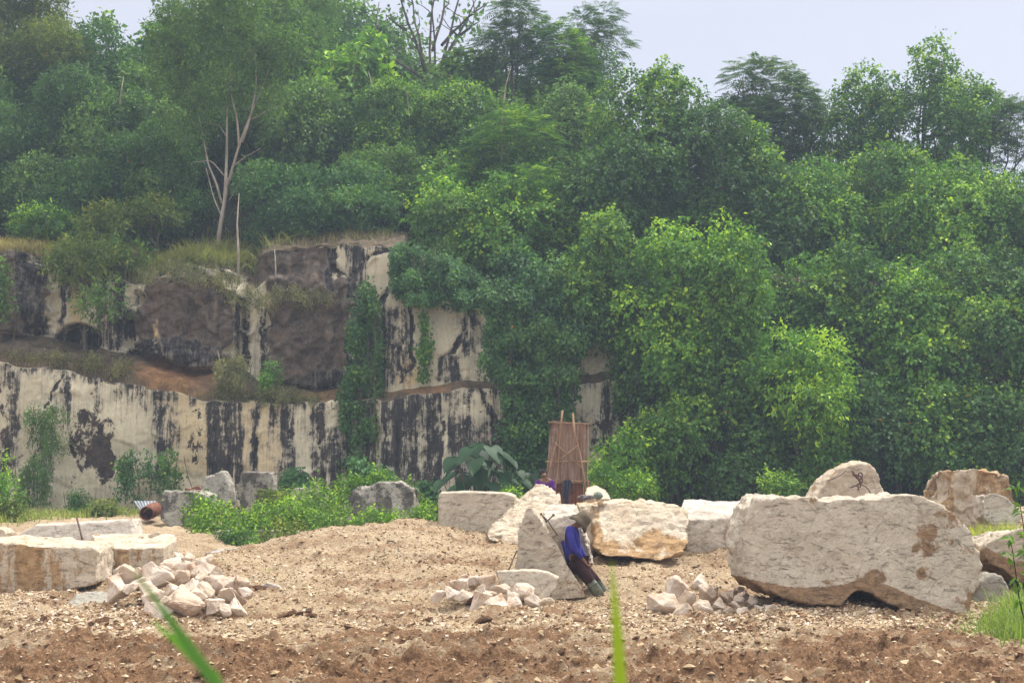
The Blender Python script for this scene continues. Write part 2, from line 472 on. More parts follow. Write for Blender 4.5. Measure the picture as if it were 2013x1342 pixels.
zub = np.maximum(z_at(line(UPB, pxl), Yu), zl + 0.06); zut = z_at(line(UPT, pxl), Yu + 0.2)
zl = zl + 0.10 * fbm(cxs * 1.2, cxs * 0, o=3); zub = np.maximum(zub, zl + .05); zut = zut + 0.14 * fbm(cxs * 1.3 + 9, cxs * 0 + 2, o=3)
nA, nB, nC, nD = 90, 26, 80, 26
rowsY, rowsZ, tier = [], [], []
for i in range(nA):
    t = i / nA; rowsY.append(YL + 0.35 * t + 0 * cxs); rowsZ.append(0.2 + (zl - 0.2) * t); tier.append(0)
for i in range(nB):
    t = i / nB; s_ = min(1, t * 1.0)
    rowsY.append(YL + 0.35 + (setb - 0.35) * s_); rowsZ.append(zl + (zub - zl) * (s_ ** 0.8)); tier.append(1)
for i in range(nC):
    t = i / nC; rowsY.append(Yu + 0.25 * t); rowsZ.append(zub + (zut - zub) * t); tier.append(2)
for i in range(nD):
    t = i / (nD - 1); rowsY.append(Yu + 0.25 + 3.2 * t); rowsZ.append(zut + 0.9 * t ** 0.9); tier.append(3)
CYY = np.array(rowsY); CZZ = np.array(rowsZ); CXX = np.broadcast_to(cxs, CYY.shape).copy()
TI = np.array(tier)[:, None] + 0 * CXX
PX, PY = proj(CXX, CYY, CZZ)
def ell(cx, cy, rx, ry, soft=0.35, wob=0.0):
    r = np.hypot((PX - cx) / rx, (PY - cy) / ry)
    if wob: r = r + wob * fbm(PX * 0.03, PY * 0.03, o=3)
    return sstep(1 + soft, 1 - soft, r)
def box(x0, x1, y0, y1, sx=8, sy=8, wob=10):
    w = wob * fbm(PX * 0.02 + 5, PY * 0.03, o=3); w2 = wob * fbm(PX * 0.03 + 35, PY * 0.02, o=3)
    return sstep(x0 - sx, x0 + sx, PX + w) * sstep(x1 + sx, x1 - sx, PX + w) * sstep(y0 - sy, y0 + sy, PY + w2) * sstep(y1 + sy, y1 - sy, PY + w2)
def vbox(x0, x1, y0, y1, sx):      # drip stain: each narrow column ends at its own height
    e = 70 * fbm(PX * .12, PX * 0 + 2, o=3); w = 5 * fbm(PX * .04, PY * .012, o=3)
    return sstep(x0 - sx, x0 + sx, PX + w) * sstep(x1 + sx, x1 - sx, PX + w) * sstep(y0 - 25, y0 + 10, PY) * sstep(y1 + 40, y1 - 30, PY + e)
def crack(pts, w):
    d = np.full(PX.shape, 1e9)
    jx = PX + 5 * fbm(PX * .05, PY * .05, o=2)
    for (x0, y0), (x1, y1) in zip(pts[:-1], pts[1:]):
        dx, dy = x1 - x0, y1 - y0; t = np.clip(((jx - x0) * dx + (PY - y0) * dy) / (dx * dx + dy * dy), 0, 1)
        d = np.minimum(d, np.hypot(jx - x0 - t * dx, PY - y0 - t * dy))
    return sstep(w * 1.2, w * 0.5, d)
upper = (TI == 2); lower = (TI == 0); ledge = (TI == 1); lip = (TI == 3)
disp = 0.10 * fbm(CXX * 0.35, CZZ * 0.5, o=3) + 0.03 * fbm(CXX * 1.6, CZZ * 1.2 + 4, o=3)
rough = np.zeros_like(PX); brown = np.zeros_like(PX); dark = np.zeros_like(PX) + 0.0; warm = np.zeros_like(PX); soil = np.zeros_like(PX)
# boulder-like bulges in the upper tier
B = ell(375, 640, 98, 118, .22, .32) * upper; disp += 1.0 * np.clip(B, 0, 1) ** .7; brown = np.maximum(brown, B * .95); rough = np.maximum(rough, B)
B2 = ell(25, 585, 75, 95, .3, .3) * upper; disp += 0.9 * B2; brown = np.maximum(brown, B2); rough = np.maximum(rough, B2)
B3 = box(528, 692, 545, 765, 14, 14, 14) * upper; disp += 0.5 * B3; brown = np.maximum(brown, B3 * 0.9); rough = np.maximum(rough, B3)
B4 = box(478, 655, 480, 560, 14, 12, 14) * upper; brown = np.maximum(brown, B4); soil = np.maximum(soil, 0.25 * B4); rough = np.maximum(rough, B4)
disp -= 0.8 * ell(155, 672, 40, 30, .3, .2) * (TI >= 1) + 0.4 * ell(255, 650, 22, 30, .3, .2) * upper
dark = np.maximum(dark, 1.0 * ell(155, 672, 42, 32, .2, .3)); dark = np.maximum(dark, ell(250, 640, 24, 30, .3, .3))  # shade of the hollows painted dark over the carving
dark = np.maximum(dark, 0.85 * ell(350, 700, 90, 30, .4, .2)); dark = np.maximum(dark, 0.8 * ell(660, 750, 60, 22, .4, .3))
# upper tier faces
dark = np.maximum(dark, box(50, 98, 520, 660) * .85 * upper)
for x0, x1, y0, y1, v in ((120, 130, 530, 640, .8), (134, 140, 540, 600, .7), (190, 240, 560, 690, .6), (232, 246, 560, 640, .8), (470, 492, 590, 720, .75), (505, 530, 600, 740, .35), (516, 528, 640, 740, .9),
                          (640, 660, 480, 580, .55), (682, 722, 480, 600, .75), (690, 760, 590, 770, .6), (755, 785, 600, 760, .55), (785, 812, 600, 760, .35), (870, 905, 700, 755, .9), (925, 945, 610, 755, .45), (905, 920, 630, 700, .7)):
    dark = np.maximum(dark, v * box(x0, x1, y0, y1, 5, 14, 6) * upper)
dark = np.maximum(dark, 0.30 * box(240, 300, 555, 625) * upper)
warm = np.maximum(warm, ell(150, 600, 14, 40, .4)); warm = np.maximum(warm, .9 * ell(800, 735, 24, 26, .2)); warm = np.maximum(warm, .8 * ell(320, 665, 14, 45, .3)); warm = np.maximum(warm, ell(319, 534, 9, 8, .3)); brown *= 1 - ell(319, 534, 9, 8, .3, .3) - .55 * ell(322, 665, 9, 40, .5, .6)
brown = np.maximum(brown, .9 * box(900, 1500, 590, 760) * upper * 0.3)
for pts, w in (([(805, 600), (812, 640), (806, 690), (815, 715), (800, 730)], 5), ([(920, 610), (912, 650), (892, 690), (868, 705), (862, 745)], 6), ([(925, 610), (945, 640), (950, 680)], 4), ([(790, 665), (783, 700), (788, 750)], 4),
               ([(655, 530), (690, 545), (730, 500), (780, 490)], 4), ([(660, 490), (655, 520), (668, 545)], 4), ([(780, 490), (770, 560), (740, 610)], 5), ([(690, 640), (680, 690), (700, 720)], 5),
               ([(70, 540), (50, 600), (75, 660)], 4), ([(525, 600), (515, 655), (540, 640)], 3)):
    c = crack(pts, w) * (TI == 2); dark = np.maximum(dark, c); disp -= .10 * c
for pts, w in (([(945, 765), (960, 800), (985, 860)], 6), ([(862, 775), (872, 850), (862, 940)], 4), ([(200, 800), (140, 720), (60, 980)], 0.1), ([(125, 735), (90, 800)], 2.5), ([(30, 960), (75, 880)], 2.5), ([(500, 930), (507, 860)], 3)):
    c = crack(pts, w) * lower; dark = np.maximum(dark, c); disp -= .05 * c
# lower tier stains
for x0, x1, y0, y1, v in ((0, 35, 715, 760, .7), (15, 40, 760, 960, .45), (120, 135, 725, 830, .75), (185, 200, 740, 800, .6), (225, 310, 745, 775, .45), (308, 328, 770, 950, .85), (330, 355, 770, 880, .55), 
                          (411, 474, 788, 960, .97), (498, 508, 790, 940, .7), (528, 540, 790, 900, .6), (558, 582, 788, 930, .85), (612, 645, 790, 960, .6), (645, 672, 850, 970, .85), (668, 742, 790, 960, .62), (756, 862, 780, 985, .92), (800, 812, 790, 960, .45), (868, 940, 765, 800, .4), (880, 990, 830, 960, .6),
                          (985, 1080, 790, 960, .5), (1140, 1215, 810, 860, .35), (1180, 1230, 760, 900, .55), (60, 110, 880, 960, .3), (0, 20, 850, 1000, .7)):
    dark = np.maximum(dark, v * (.7 * vbox(x0, x1, y0, y1, 7) + .3 * vbox(x0 - 12, x1 + 12, y0 - 30, y1 + 40, 16)) * lower)
blot = .62 * ell(180, 862, 42, 62, .4, .5) + .45 * ell(205, 900, 20, 50, .5, .4) + .5 * ell(632, 880, 26, 90, .4, .4) + .42 * ell(395, 850, 30, 70, .5, .4) + .5 * ell(1185, 850, 50, 50, .5, .4) + .5 * ell(1030, 900, 60, 90, .5, .4) + .4 * ell(930, 850, 60, 50, .5, .5) + .5 * ell(15, 860, 25, 110, .5, .4) + .25 * ell(250, 950, 160, 70, .5, .5)
blot = blot * lower
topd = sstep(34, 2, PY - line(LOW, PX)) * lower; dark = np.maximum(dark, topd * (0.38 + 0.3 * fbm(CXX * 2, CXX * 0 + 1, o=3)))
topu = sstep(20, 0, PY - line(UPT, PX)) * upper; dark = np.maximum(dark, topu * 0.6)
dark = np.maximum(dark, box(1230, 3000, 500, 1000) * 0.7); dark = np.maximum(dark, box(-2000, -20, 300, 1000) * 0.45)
warm = np.maximum(warm, .55 * box(330, 560, 770, 930) * lower)
dark = np.where(lower | upper, dark * (1 - .30 * sstep(.5, .95, dark)), dark)
disp += 0.12 * box(411, 474, 780, 1000, 4, 4, 3) * lower - 0.15 * box(668, 745, 780, 1000, 6, 6, 3) * lower + 0.18 * box(300, 1000, 700, 1000, 3, 3, 2) * lower
soil = np.maximum(soil, ledge * 1.0); soil = np.maximum(soil, lip * 1.0)
rust = ell(345, 735, 75, 40, .4, .3) + .6 * ell(830, 765, 60, 14, .4, .3) + .5 * ell(640, 775, 50, 14, .4, .3)
Q = np.stack([CXX.ravel(), (CYY - disp).ravel(), CZZ.ravel()], 1)
FLK = (flakes(Q * np.array([1, 1, .8]), 1.1, 3.0) * .55 + flakes(Q, 2.9, 8.0) * .3 + flakes(Q, 6.5, 5.0) * .15).reshape(PX.shape)
disp -= (FLK - .5) * (0.30 * rough + 0.14 * (upper | lower) + .1 * ledge)
disp += rough * (0.16 * fbm(CXX * 1.1, CZZ * 1.3, o=5, gain=.55)) + (ledge | lip) * 0.0
disp += 0.05 * fbm(CXX * 0.8 + 3, CZZ * 0.15, o=2)
CV = np.stack([CXX + 0, CYY - disp, CZZ + (ledge | lip) * 0.16 * fbm(CXX * 0.9, CYY * 1.1, o=4)], -1).reshape(-1, 3)
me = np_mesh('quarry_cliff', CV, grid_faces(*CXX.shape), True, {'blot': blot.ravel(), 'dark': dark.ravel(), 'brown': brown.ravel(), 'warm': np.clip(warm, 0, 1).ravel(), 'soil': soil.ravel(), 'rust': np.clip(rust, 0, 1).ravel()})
m = M('stained_limestone_face', 0.92, 0.2)
n1 = m.noise(0.5, 4); st = m.noise(1.0, 9, 0.72, vs=(4.2, 4.2, 0.16)); st2 = m.noise(1.0, 8, 0.78, vs=(13, 13, 0.5)); bl = m.noise(2.6, 10, 0.8, dist=.25); fine = m.noise(14, 5, .7)
cream = m.mix(m.ramp(n1, 0.35, 0.65), (0.52, 0.47, 0.33), (0.72, 0.66, 0.48))
cream = m.mix(m.ramp(st2, 0.45, 0.75, 0, 0.7), cream, (0.31, 0.29, 0.24))
cream = m.mix(m.ramp(bl, 0.55, 0.7, 0, 0.35), cream, (0.40, 0.33, 0.22))
cream = m.mix(m.math('MULTIPLY', m.attr('warm'), m.ramp(bl, .3, .6, .5, 1)), cream, (0.56, 0.41, 0.19))
br = m.mix(m.ramp(bl, 0.35, 0.62), (0.025, 0.02, 0.018), (0.11, 0.082, 0.066))
br = m.mix(m.ramp(n1, 0.42, 0.62, 0, 0.75), br, (0.14, 0.098, 0.07))
br = m.mix(m.ramp(m.noise(1.2, 5, .6, vs=(1.6, 1.6, .5)), 0.53, 0.62, 0, 0.7), br, (0.20, 0.165, 0.135))
br = m.mix(m.ramp(st, 0.5, 0.62, 0, .75), br, (0.02, 0.017, 0.015))
fb = m.math('ADD', m.attr('brown'), m.math('MULTIPLY', m.math('SUBTRACT', bl, 0.5), 1.1))
c = m.mix(m.ramp(fb, 0.42, 0.6), cream, br)
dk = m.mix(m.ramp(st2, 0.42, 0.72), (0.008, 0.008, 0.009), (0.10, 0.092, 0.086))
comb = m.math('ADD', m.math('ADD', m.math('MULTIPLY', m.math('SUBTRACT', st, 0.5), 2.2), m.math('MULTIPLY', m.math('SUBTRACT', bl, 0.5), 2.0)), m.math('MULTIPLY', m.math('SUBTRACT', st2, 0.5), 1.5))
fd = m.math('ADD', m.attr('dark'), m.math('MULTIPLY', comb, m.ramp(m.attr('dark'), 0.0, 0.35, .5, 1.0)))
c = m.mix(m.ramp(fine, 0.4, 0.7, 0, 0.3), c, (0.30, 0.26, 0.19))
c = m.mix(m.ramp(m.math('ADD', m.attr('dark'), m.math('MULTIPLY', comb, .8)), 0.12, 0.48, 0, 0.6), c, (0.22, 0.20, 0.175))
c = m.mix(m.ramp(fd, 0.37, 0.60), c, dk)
b2 = m.noise(3.6, 9, .78, dist=.5, vs=(1, 1, .7))
c = m.mix(m.ramp(m.math('ADD', m.attr('blot'), m.math('MULTIPLY', m.math('SUBTRACT', b2, .5), 3.0)), .50, .62), c, m.mix(m.ramp(bl, .4, .6), (0.018, 0.013, 0.012), (0.085, 0.062, 0.05)))
so = m.mix(m.ramp(bl, 0.4, 0.62), (0.055, 0.045, 0.030), (0.17, 0.13, 0.085))
so = m.mix(m.attr('rust'), so, m.mix(m.ramp(bl, .4, .6), (0.14, 0.075, 0.035), (0.33, 0.18, 0.085)))
fs = m.math('ADD', m.attr('soil'), m.math('MULTIPLY', m.math('SUBTRACT', bl, 0.5), 1.2))
c = m.mix(m.ramp(fs, 0.42, 0.56), c, so)
m.base(c)
m.bump(m.math('ADD', m.math('MULTIPLY', bl, 1.0), m.math('MULTIPLY', fine, 0.5)), 0.8, 0.05)
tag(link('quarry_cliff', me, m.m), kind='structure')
def cliff_y(px):     # approx distance of lower / upper face at a photo column
    return YL, YL + float(np.interp(px, [0, 650, 760, 3000], [2.3, 2.3, 0.55, 0.55]))

# ------------------------------------------------------------------ hill behind the cliff
HP = [(-30, 46, 9.8), (-16, 46, 10.2), (-16, 49, 11.0), (-8, 49, 10.3), (-2, 49, 10), (2, 48, 8.8), (9, 47, 8.2), (20, 47, 8.6), (30, 47, 9),
      (-25, 57, 14.5), (-14, 57, 14.5), (-6, 56, 13.8), (1, 56, 12.5), (8, 56, 10), (15, 56, 9.3), (25, 56, 9.5),
      (-25, 70, 17.5), (-10, 70, 18), (0, 70, 16.5), (10, 70, 10), (20, 70, 9.3), (-20, 95, 15), (0, 95, 13), (20, 95, 8)]
_hrbf = RBF(HP, (-30, 30, 45, 95))
def hill_z(x, y):
    x = np.asarray(x, float); y = np.asarray(y, float)
    return _hrbf(x, y) + 0.35 * fbm(x * .3, y * .3, o=3)
hx = np.concatenate([np.linspace(-600, -32, 24)[:-1], np.linspace(-32, 32, 150), np.linspace(32, 600, 24)[1:]])
hy = np.concatenate([np.linspace(0, 50, 110), np.linspace(50, 400, 40)[1:]])
HX, HY0 = np.meshgrid(hx, hy)
rimY = np.interp(hx, cxs, Yu + 3.1)
HY = HY0 + rimY[None]
hz = hill_z(HX, HY)
rimz = np.interp(hx, cxs, zut + 0.85)[None]
k = sstep(0, 4, HY0); hz = (rimz - 0.12) * (1 - k) + hz * k
far = sstep(50, 300, HY0); hz = hz * (1 - far) + 2 * far
me = np_mesh('hillside', np.stack([HX, HY, hz], -1).reshape(-1, 3), grid_faces(*HX.shape), True)
m = M('forest_floor', 0.95, 0.1); n = m.noise(1.4, 7, .7)
m.base(m.mix(m.ramp(n, .35, .65), (0.022, 0.028, 0.012), (0.06, 0.055, 0.03))); m.bump(n, 1, .1)
tag(link('hillside', me, m.m), kind='structure')
def surf_z(x, y):        # top of whatever terrain stands at x, y
    px = CX + x / (YL * CP) * FPX
    ry = float(np.interp(x, cxs, Yu))
    if y < YL + 0.3: return ground_z(x, y)
    if y < ry: return float(np.interp(x, cxs, zl))
    rz = float(np.interp(x, cxs, zut)) + 0.8 * min(1, (y - ry) / 3.2)
    t = min(1, max(0, (y - ry - 3.1) / 4)); t = t * t * (3 - 2 * t)
    return rz * (1 - t) + float(hill_z(x, y)) * t
# ------------------------------------------------------------------ rocks
def evaluated(me, mods):
    o = bpy.data.objects.new('tmp', me); COL.objects.link(o)
    for ty, kw in mods:
        md = o.modifiers.new(ty, ty)
        for k, v in kw.items(): setattr(md, k, v)
    dg = bpy.context.evaluated_depsgraph_get(); dg.update()
    r = bpy.data.meshes.new_from_object(o.evaluated_get(dg))
    bpy.data.objects.remove(o)
    return r

def get_vn(me):
    n = len(me.vertices); v = np.empty(n * 3, np.float32); me.vertices.foreach_get('co', v)
    nn = np.empty(n * 3, np.float32); me.vertices.foreach_get('normal', nn)
    return v.reshape(-1, 3).astype(float), nn.reshape(-1, 3).astype(float)

def finish_rock(name, bm, mat, voxel, rough, stain, label, cat, group=None, seed=0, front_flat=0.35, smooth_it=1, parent=None, facets=0.0, sharp=True):
    me = bpy.data.meshes.new(name); bmesh.ops.recalc_face_normals(bm, faces=bm.faces); bm.to_mesh(me); bm.free()
    me = evaluated(me, [('REMESH', dict(mode='VOXEL', voxel_size=voxel, use_smooth_shade=True)), ('SMOOTH', dict(factor=0.5, iterations=smooth_it))])
    me.name = name
    V, N = get_vn(me)
    s = seed * 7.7
    f = 1.0
    if front_flat is not None:      # sawn front and back faces stay flatter than broken tops and edges
        f = front_flat + (1 - front_flat) * sstep(0.9, 0.55, np.abs(N[:, 1]))
    d = rough * (0.9 * fbm(V[:, 0] * 1.9 + s, V[:, 1] * 1.9, V[:, 2] * 1.9, 3) + 0.45 * fbm(V[:, 0] * 6 + s, V[:, 1] * 6, V[:, 2] * 6, 4, .62))
    # conchoidal flakes knocked off the broken parts: cell pattern with flat floors and sharp rims
    fl = flakes(V, 2.2, s) * .6 + flakes(V, 5.5, s + 9) * .4
    d = d - (facets * 1.3 + rough * .9) * fl
    V2 = V + N * (d * f)[:, None]
    me.vertices.foreach_set('co', V2.astype(np.float32).ravel())
    px, py = proj(V2[:, 0], V2[:, 1], V2[:, 2])
    a = me.attributes.new('stain', 'FLOAT', 'POINT')
    a.data.foreach_set('value', np.asarray(stain(V2, N, px, py) if callable(stain) else np.full(len(V2), float(stain)), np.float32))
    me.update()
    # origin at base centre
    c = np.array([V2[:, 0].mean(), V2[:, 1].mean(), V2[:, 2].min()])
    me.transform(Matrix.Translation(Vector(-c)))
    me.materials.clear(); me.materials.append(mat)
    o = bpy.data.objects.new(name, me); COL.objects.link(o); o.location = Vector(c)
    if parent is not None:
        o.parent = parent; o.location = Vector(c) - Vector(parent.location)
    tag(o, label, cat, group)
    return o

def outline_rock(name, poly, Y, depth, mat, label, cat='stone block', yaw=0.0, back=0.9, lean=0.0, voxel=0.035, rough=0.05, stain=0.0, bshift=(0, 0), **kw):
    """a block whose face towards the quarry road follows poly, carried back to a real thickness"""
    cx = sum(p[0] for p in poly) / len(poly); cy = sum(p[1] for p in poly) / len(poly)
    F = []
    for (px, py) in poly:
        y = Y + yaw * (px - cx) / FPX * Y + lean * (cy - py) / FPX * Y
        F.append(W(px, py, y))
    c = sum(F, Vector()) / len(F)
    Bk = [Vector((c.x + (p.x - c.x) * back + bshift[0], p.y + depth, c.z + (p.z - c.z) * (back if p.z > c.z else 1.0) + bshift[1])) for p in F]
    Mid = [Vector((c.x + (p.x - c.x) * 1.04 + bshift[0] * .5, p.y + depth * 0.45, c.z + (p.z - c.z) * 1.03 + bshift[1] * .5)) for p in F] if back < 1 else None
    bm = bmesh.new(); rings = [F] + ([Mid] if Mid else []) + [Bk]
    vs = [[bm.verts.new(p) for p in r] for r in rings]
    bm.faces.new(vs[0]); bm.faces.new(vs[-1][::-1])
    n = len(F)
    for a, b in zip(vs[:-1], vs[1:]):
        for i in range(n): bm.faces.new((a[i], b[i], b[(i + 1) % n], a[(i + 1) % n]))
    bmesh.ops.triangulate(bm, faces=bm.faces[:])
    return finish_rock(name, bm, mat, voxel, rough, stain, label, cat, **kw)

def hull_rock(name, pts, mat, label, cat='stone block', voxel=0.03, rough=0.04, stain=0.0, **kw):
    """convex block from corners (px, py, Y)"""
    bm = bmesh.new()
    for p in pts: bm.verts.new(W(*p))
    r = bmesh.ops.convex_hull(bm, input=bm.verts[:])
    bmesh.ops.delete(bm, geom=[v for v in bm.verts if not v.link_faces], context='VERTS')
    return finish_rock(name, bm, mat, voxel, rough, stain, label, cat, **kw)

# --- the largest block, lower right
def st_big(V, N, px, py):
    low = np.interp(px, [1450, 1500, 1560, 1640, 1700, 1760, 1830, 1900, 1925], [1128, 1140, 1152, 1150, 1135, 1155, 1185, 1205, 1150])
    s = 1.15 * sstep(-6, 10, py - low)
    for (x0, y0, rx, ry, v) in ((1822, 1045, 26, 26, .75), (1815, 1080, 26, 24, .75), (1800, 1103, 14, 10, .6), (1815, 1128, 22, 20, .65), (1835, 1075, 12, 20, .5), (1868, 1020, 45, 26, .45), (1660, 1140, 60, 18, .5), (1722, 1132, 30, 14, .6),
                                (1650, 1040, 16, 8, .4), (1900, 1130, 45, 90, .38), (1870, 1090, 60, 100, .32), (1560, 1010, 60, 12, .25), (1625, 985, 60, 10, .35), (1740, 985, 60, 8, .35), (1910, 1190, 16, 30, .6)):
        s = np.maximum(s, v * sstep(1.25, .6, np.hypot((px - x0) / rx, (py - y0) / ry)))
    return s - 0.15
big = [(1450, 1078), (1455, 1035), (1468, 1000), (1486, 982), (1530, 977), (1600, 974), (1618, 984), (1660, 976), (1720, 978), (1760, 967), (1810, 968), (1842, 985), (1880, 1010), (1912, 1040), (1926, 1090), (1928, 1145), (1915, 1180), (1905, 1216),
       (1860, 1212), (1800, 1203), (1742, 1190), (1712, 1166), (1690, 1158), (1672, 1172), (1655, 1196), (1600, 1192), (1540, 1178), (1500, 1162), (1465, 1140)]
outline_rock('limestone_block', big, 20.6, 2.0, R_GREY, 'huge grey limestone block with brown underside, biggest in the quarry, at right', yaw=-0.10, back=.9, lean=.12, rough=.075, stain=st_big, seed=1, front_flat=.3)
# --- centre
sideways = lambda amt, base=0.0: (lambda V, N, px, py: base + amt * sstep(.65, .1, N[:, 2]))
outline_rock('limestone_block', [(862, 975), (868, 966), (940, 966), (1000, 969), (1014, 975), (1012, 1030), (998, 1052), (960, 1056), (900, 1046), (862, 1034)], 28.3, 1.2, R_GREY, 'sawn oblong limestone block with a flat top on the crest of the gravel mound', rough=.02, stain=-.15, seed=2, back=.97, voxel=.03, yaw=.1)
hull_rock('limestone_boulder', [(953, 1048, 27.4), (962, 1062, 27.2), (1000, 1072, 27.0), (1040, 1072, 27), (1108, 1000, 27.6), (1100, 968, 28.2), (1070, 946, 28.6), (1050, 948, 28.6), (975, 1020, 28), (1110, 1060, 28.4), (960, 1040, 29), (1000, 1060, 29.4), (1060, 955, 29.4)], R_TAN,
          'tan broken boulder with a slanting ridge, between the sawn block and the split slab', 'boulder', rough=.045, stain=lambda V, N, px, py: .35 * sstep(.3, -.4, N[:, 2]) + .25 * sstep(1035, 1060, py) - .15, seed=3, front_flat=None, facets=.04)
outline_rock('limestone_slab', [(1043, 994), (1050, 1000), (1063, 1018), (1090, 1065), (1104, 1079), (1120, 1113), (1143, 1147), (1157, 1176), (1120, 1180), (1060, 1182), (1010, 1178), (1012, 1110), (1016, 1075), (1021, 1038), (1032, 999)], 22.9, .75, R_GREY,
             'tall pointed limestone slab the man in the blue shirt leans on', 'stone slab', rough=.035, stain=lambda V, N, px, py: .25 * sstep(1050, 1120, px - (1176 - py) * .2) * sstep(1050, 1090, py) - .05, seed=4, back=.92, voxel=.026, front_flat=.5, facets=.04)
outline_rock('limestone_slab', [(974, 1121), (1030, 1118), (1078, 1124), (1099, 1134), (1092, 1160), (1068, 1186), (1030, 1196), (990, 1185)], 22.1, .35, R_GREY,
             'low flat slab lying against the foot of the pointed slab', 'stone slab', rough=.02, stain=-.1, seed=5, back=.95, voxel=.022, front_flat=.4, lean=.3)
hull_rock('limestone_block', [(1066, 1020, 23.8), (1136, 1006, 23.6), (1162, 1076, 23.4), (1166, 1110, 23.5), (1080, 1110, 23.8), (1082, 986, 25.4), (1134, 984, 25.4), (1160, 1060, 25.0), (1170, 1110, 25.0), (1070, 1110, 25.4), (1064, 1000, 25)], R_WHITE,
          'white topped block split off behind the pointed slab', rough=.035, stain=-.05, seed=6, facets=.05, front_flat=None, voxel=.026)
hull_rock('limestone_block', [(1132, 990, 25.8), (1182, 988, 26.2), (1178, 1060, 25.8), (1166, 1090, 25.8), (1134, 1080, 25.6), (1130, 984, 27.2), (1184, 984, 27.2), (1180, 1080, 27), (1134, 1080, 27)], R_TAN,
          'small mottled block wedged behind the crouching worker\'s slab and the wide boulder', rough=.03, stain=.25, seed=7, facets=.05, front_flat=None)
outline_rock('limestone_boulder', [(1165, 1076), (1163, 1035), (1168, 1003), (1176, 986), (1230, 979), (1290, 985), (1330, 990), (1352, 1000), (1358, 1030), (1357, 1058), (1348, 1088), (1300, 1102), (1240, 1096), (1185, 1092)], 25.6, 1.9, R_TAN,
             'wide cream boulder with orange weathered rim, right of the leaning man', 'boulder', rough=.05, lean=1.0, back=.9,
             stain=lambda V, N, px, py: .75 * sstep(1035, 1062, py + 12 * np.sin(px * .05)) + .6 * sstep(1190, 1172, px) + .3 * sstep(1335, 1350, px) + .4 * sstep(.2, -.3, N[:, 2]) - .2, seed=8, front_flat=.7, facets=.03)
hull_rock('limestone_block', [(1338, 992, 27.2), (1338, 1082, 27), (1350, 1020, 26.8), (1478, 1020, 26.6), (1478, 1092, 26.5), (1350, 1086, 26.7), (1345, 981, 29.6), (1480, 985, 29.6), (1480, 1080, 29.4), (1340, 1080, 29.4)], R_WHITE,
          'squared block with a bright white sloping top, just left of the huge block', rough=.03, stain=lambda V, N, px, py: .35 * sstep(.7, .2, N[:, 2]) - .12, seed=9, front_flat=None)  # sides stained by face direction, partly painted shade under the pale top
hull_rock('limestone_boulder', [(1150, 980, 33), (1153, 958, 33.6), (1172, 953, 34), (1190, 962, 33.6), (1200, 980, 33), (1205, 1000, 33.4), (1150, 1000, 33.2), (1160, 960, 34.8), (1190, 966, 34.8), (1200, 1000, 34.8)], R_TAN,
          'small yellowish boulder at the foot of the rusty shelter', 'boulder', rough=.03, stain=.1, seed=10, front_flat=None)
hull_rock('limestone_block', [(1004, 975, 28.6), (1022, 985, 28.6), (1020, 1000, 28.6), (1004, 1000, 28.5), (1010, 972, 29.4), (1024, 980, 29.4), (1020, 1010, 29.4), (1000, 1010, 29.4)], R_TAN, 'small tan wedge of stone at the right end of the sawn block', rough=.02, stain=.1, seed=31, front_flat=None)
# --- right back
outline_rock('limestone_boulder', [(1600, 985), (1603, 972), (1622, 945), (1650, 918), (1690, 906), (1712, 908), (1730, 935), (1737, 965), (1738, 985), (1700, 1010), (1620, 1010)], 25.5, 1.3, R_TAN,
             'peaked boulder with a rope tangle on its face, behind the huge block', 'boulder', rough=.06, stain=lambda V, N, px, py: .5 * sstep(1668, 1655, px) - .2, seed=11, front_flat=.6, yaw=-.2, back=.85)
outline_rock('limestone_boulder', [(1843, 1040), (1846, 988), (1866, 972), (1870, 950), (1864, 922), (1900, 920), (1960, 924), (1985, 930), (1996, 955), (2002, 985), (2005, 1030), (1960, 1050), (1880, 1050)], 27.2, 1.5, R_TAN,
             'orange brown waisted boulder with a flat top at the right rim', 'boulder', rough=.07, stain=.42, seed=12, back=.88, front_flat=.8, facets=.08)
outline_rock('limestone_rock', [(1933, 1020), (1932, 990), (1936, 970), (1955, 966), (1980, 974), (1995, 990), (2016, 1014), (2000, 1034), (1950, 1034)], 25.6, .7, R_WHITE,
             'white broken rock in front of the orange brown boulder', 'rock', rough=.04, stain=.05, seed=13, voxel=.022, facets=.06)
outline_rock('limestone_boulder', [(1927, 1082), (1935, 1068), (1965, 1048), (2000, 1036), (2060, 1036), (2075, 1100), (2060, 1160), (2000, 1150), (1968, 1122), (1940, 1112)], 21.6, 1.3, R_GREY,
             'tan grey boulder perched at the right edge above the weeds', 'boulder', rough=.06, stain=lambda V, N, px, py: .9 * sstep(-12, 12, py - (1075 + (px - 1930) * .35)) - .15, seed=14, back=.85, facets=.05)
outline_rock('limestone_rock', [(1918, 1080), (1922, 1060), (1950, 1052), (1962, 1064), (1935, 1085), (1930, 1110), (1945, 1128), (1925, 1132)], 22.6, .8, R_WHITE, 'white rock squeezed between the huge block and the perched boulder', 'rock', rough=.03, stain=-.1, seed=15, voxel=.025)
outline_rock('limestone_boulder', [(1905, 1218), (1912, 1180), (1930, 1140), (1950, 1126), (1972, 1128), (1990, 1160), (2010, 1225), (1990, 1240), (1930, 1232)], 20.9, 1.2, R_DARK,
             'grey rounded boulder under the perched one, weeds growing over it', 'boulder', rough=.05, stain=-.1, seed=16, back=.85)
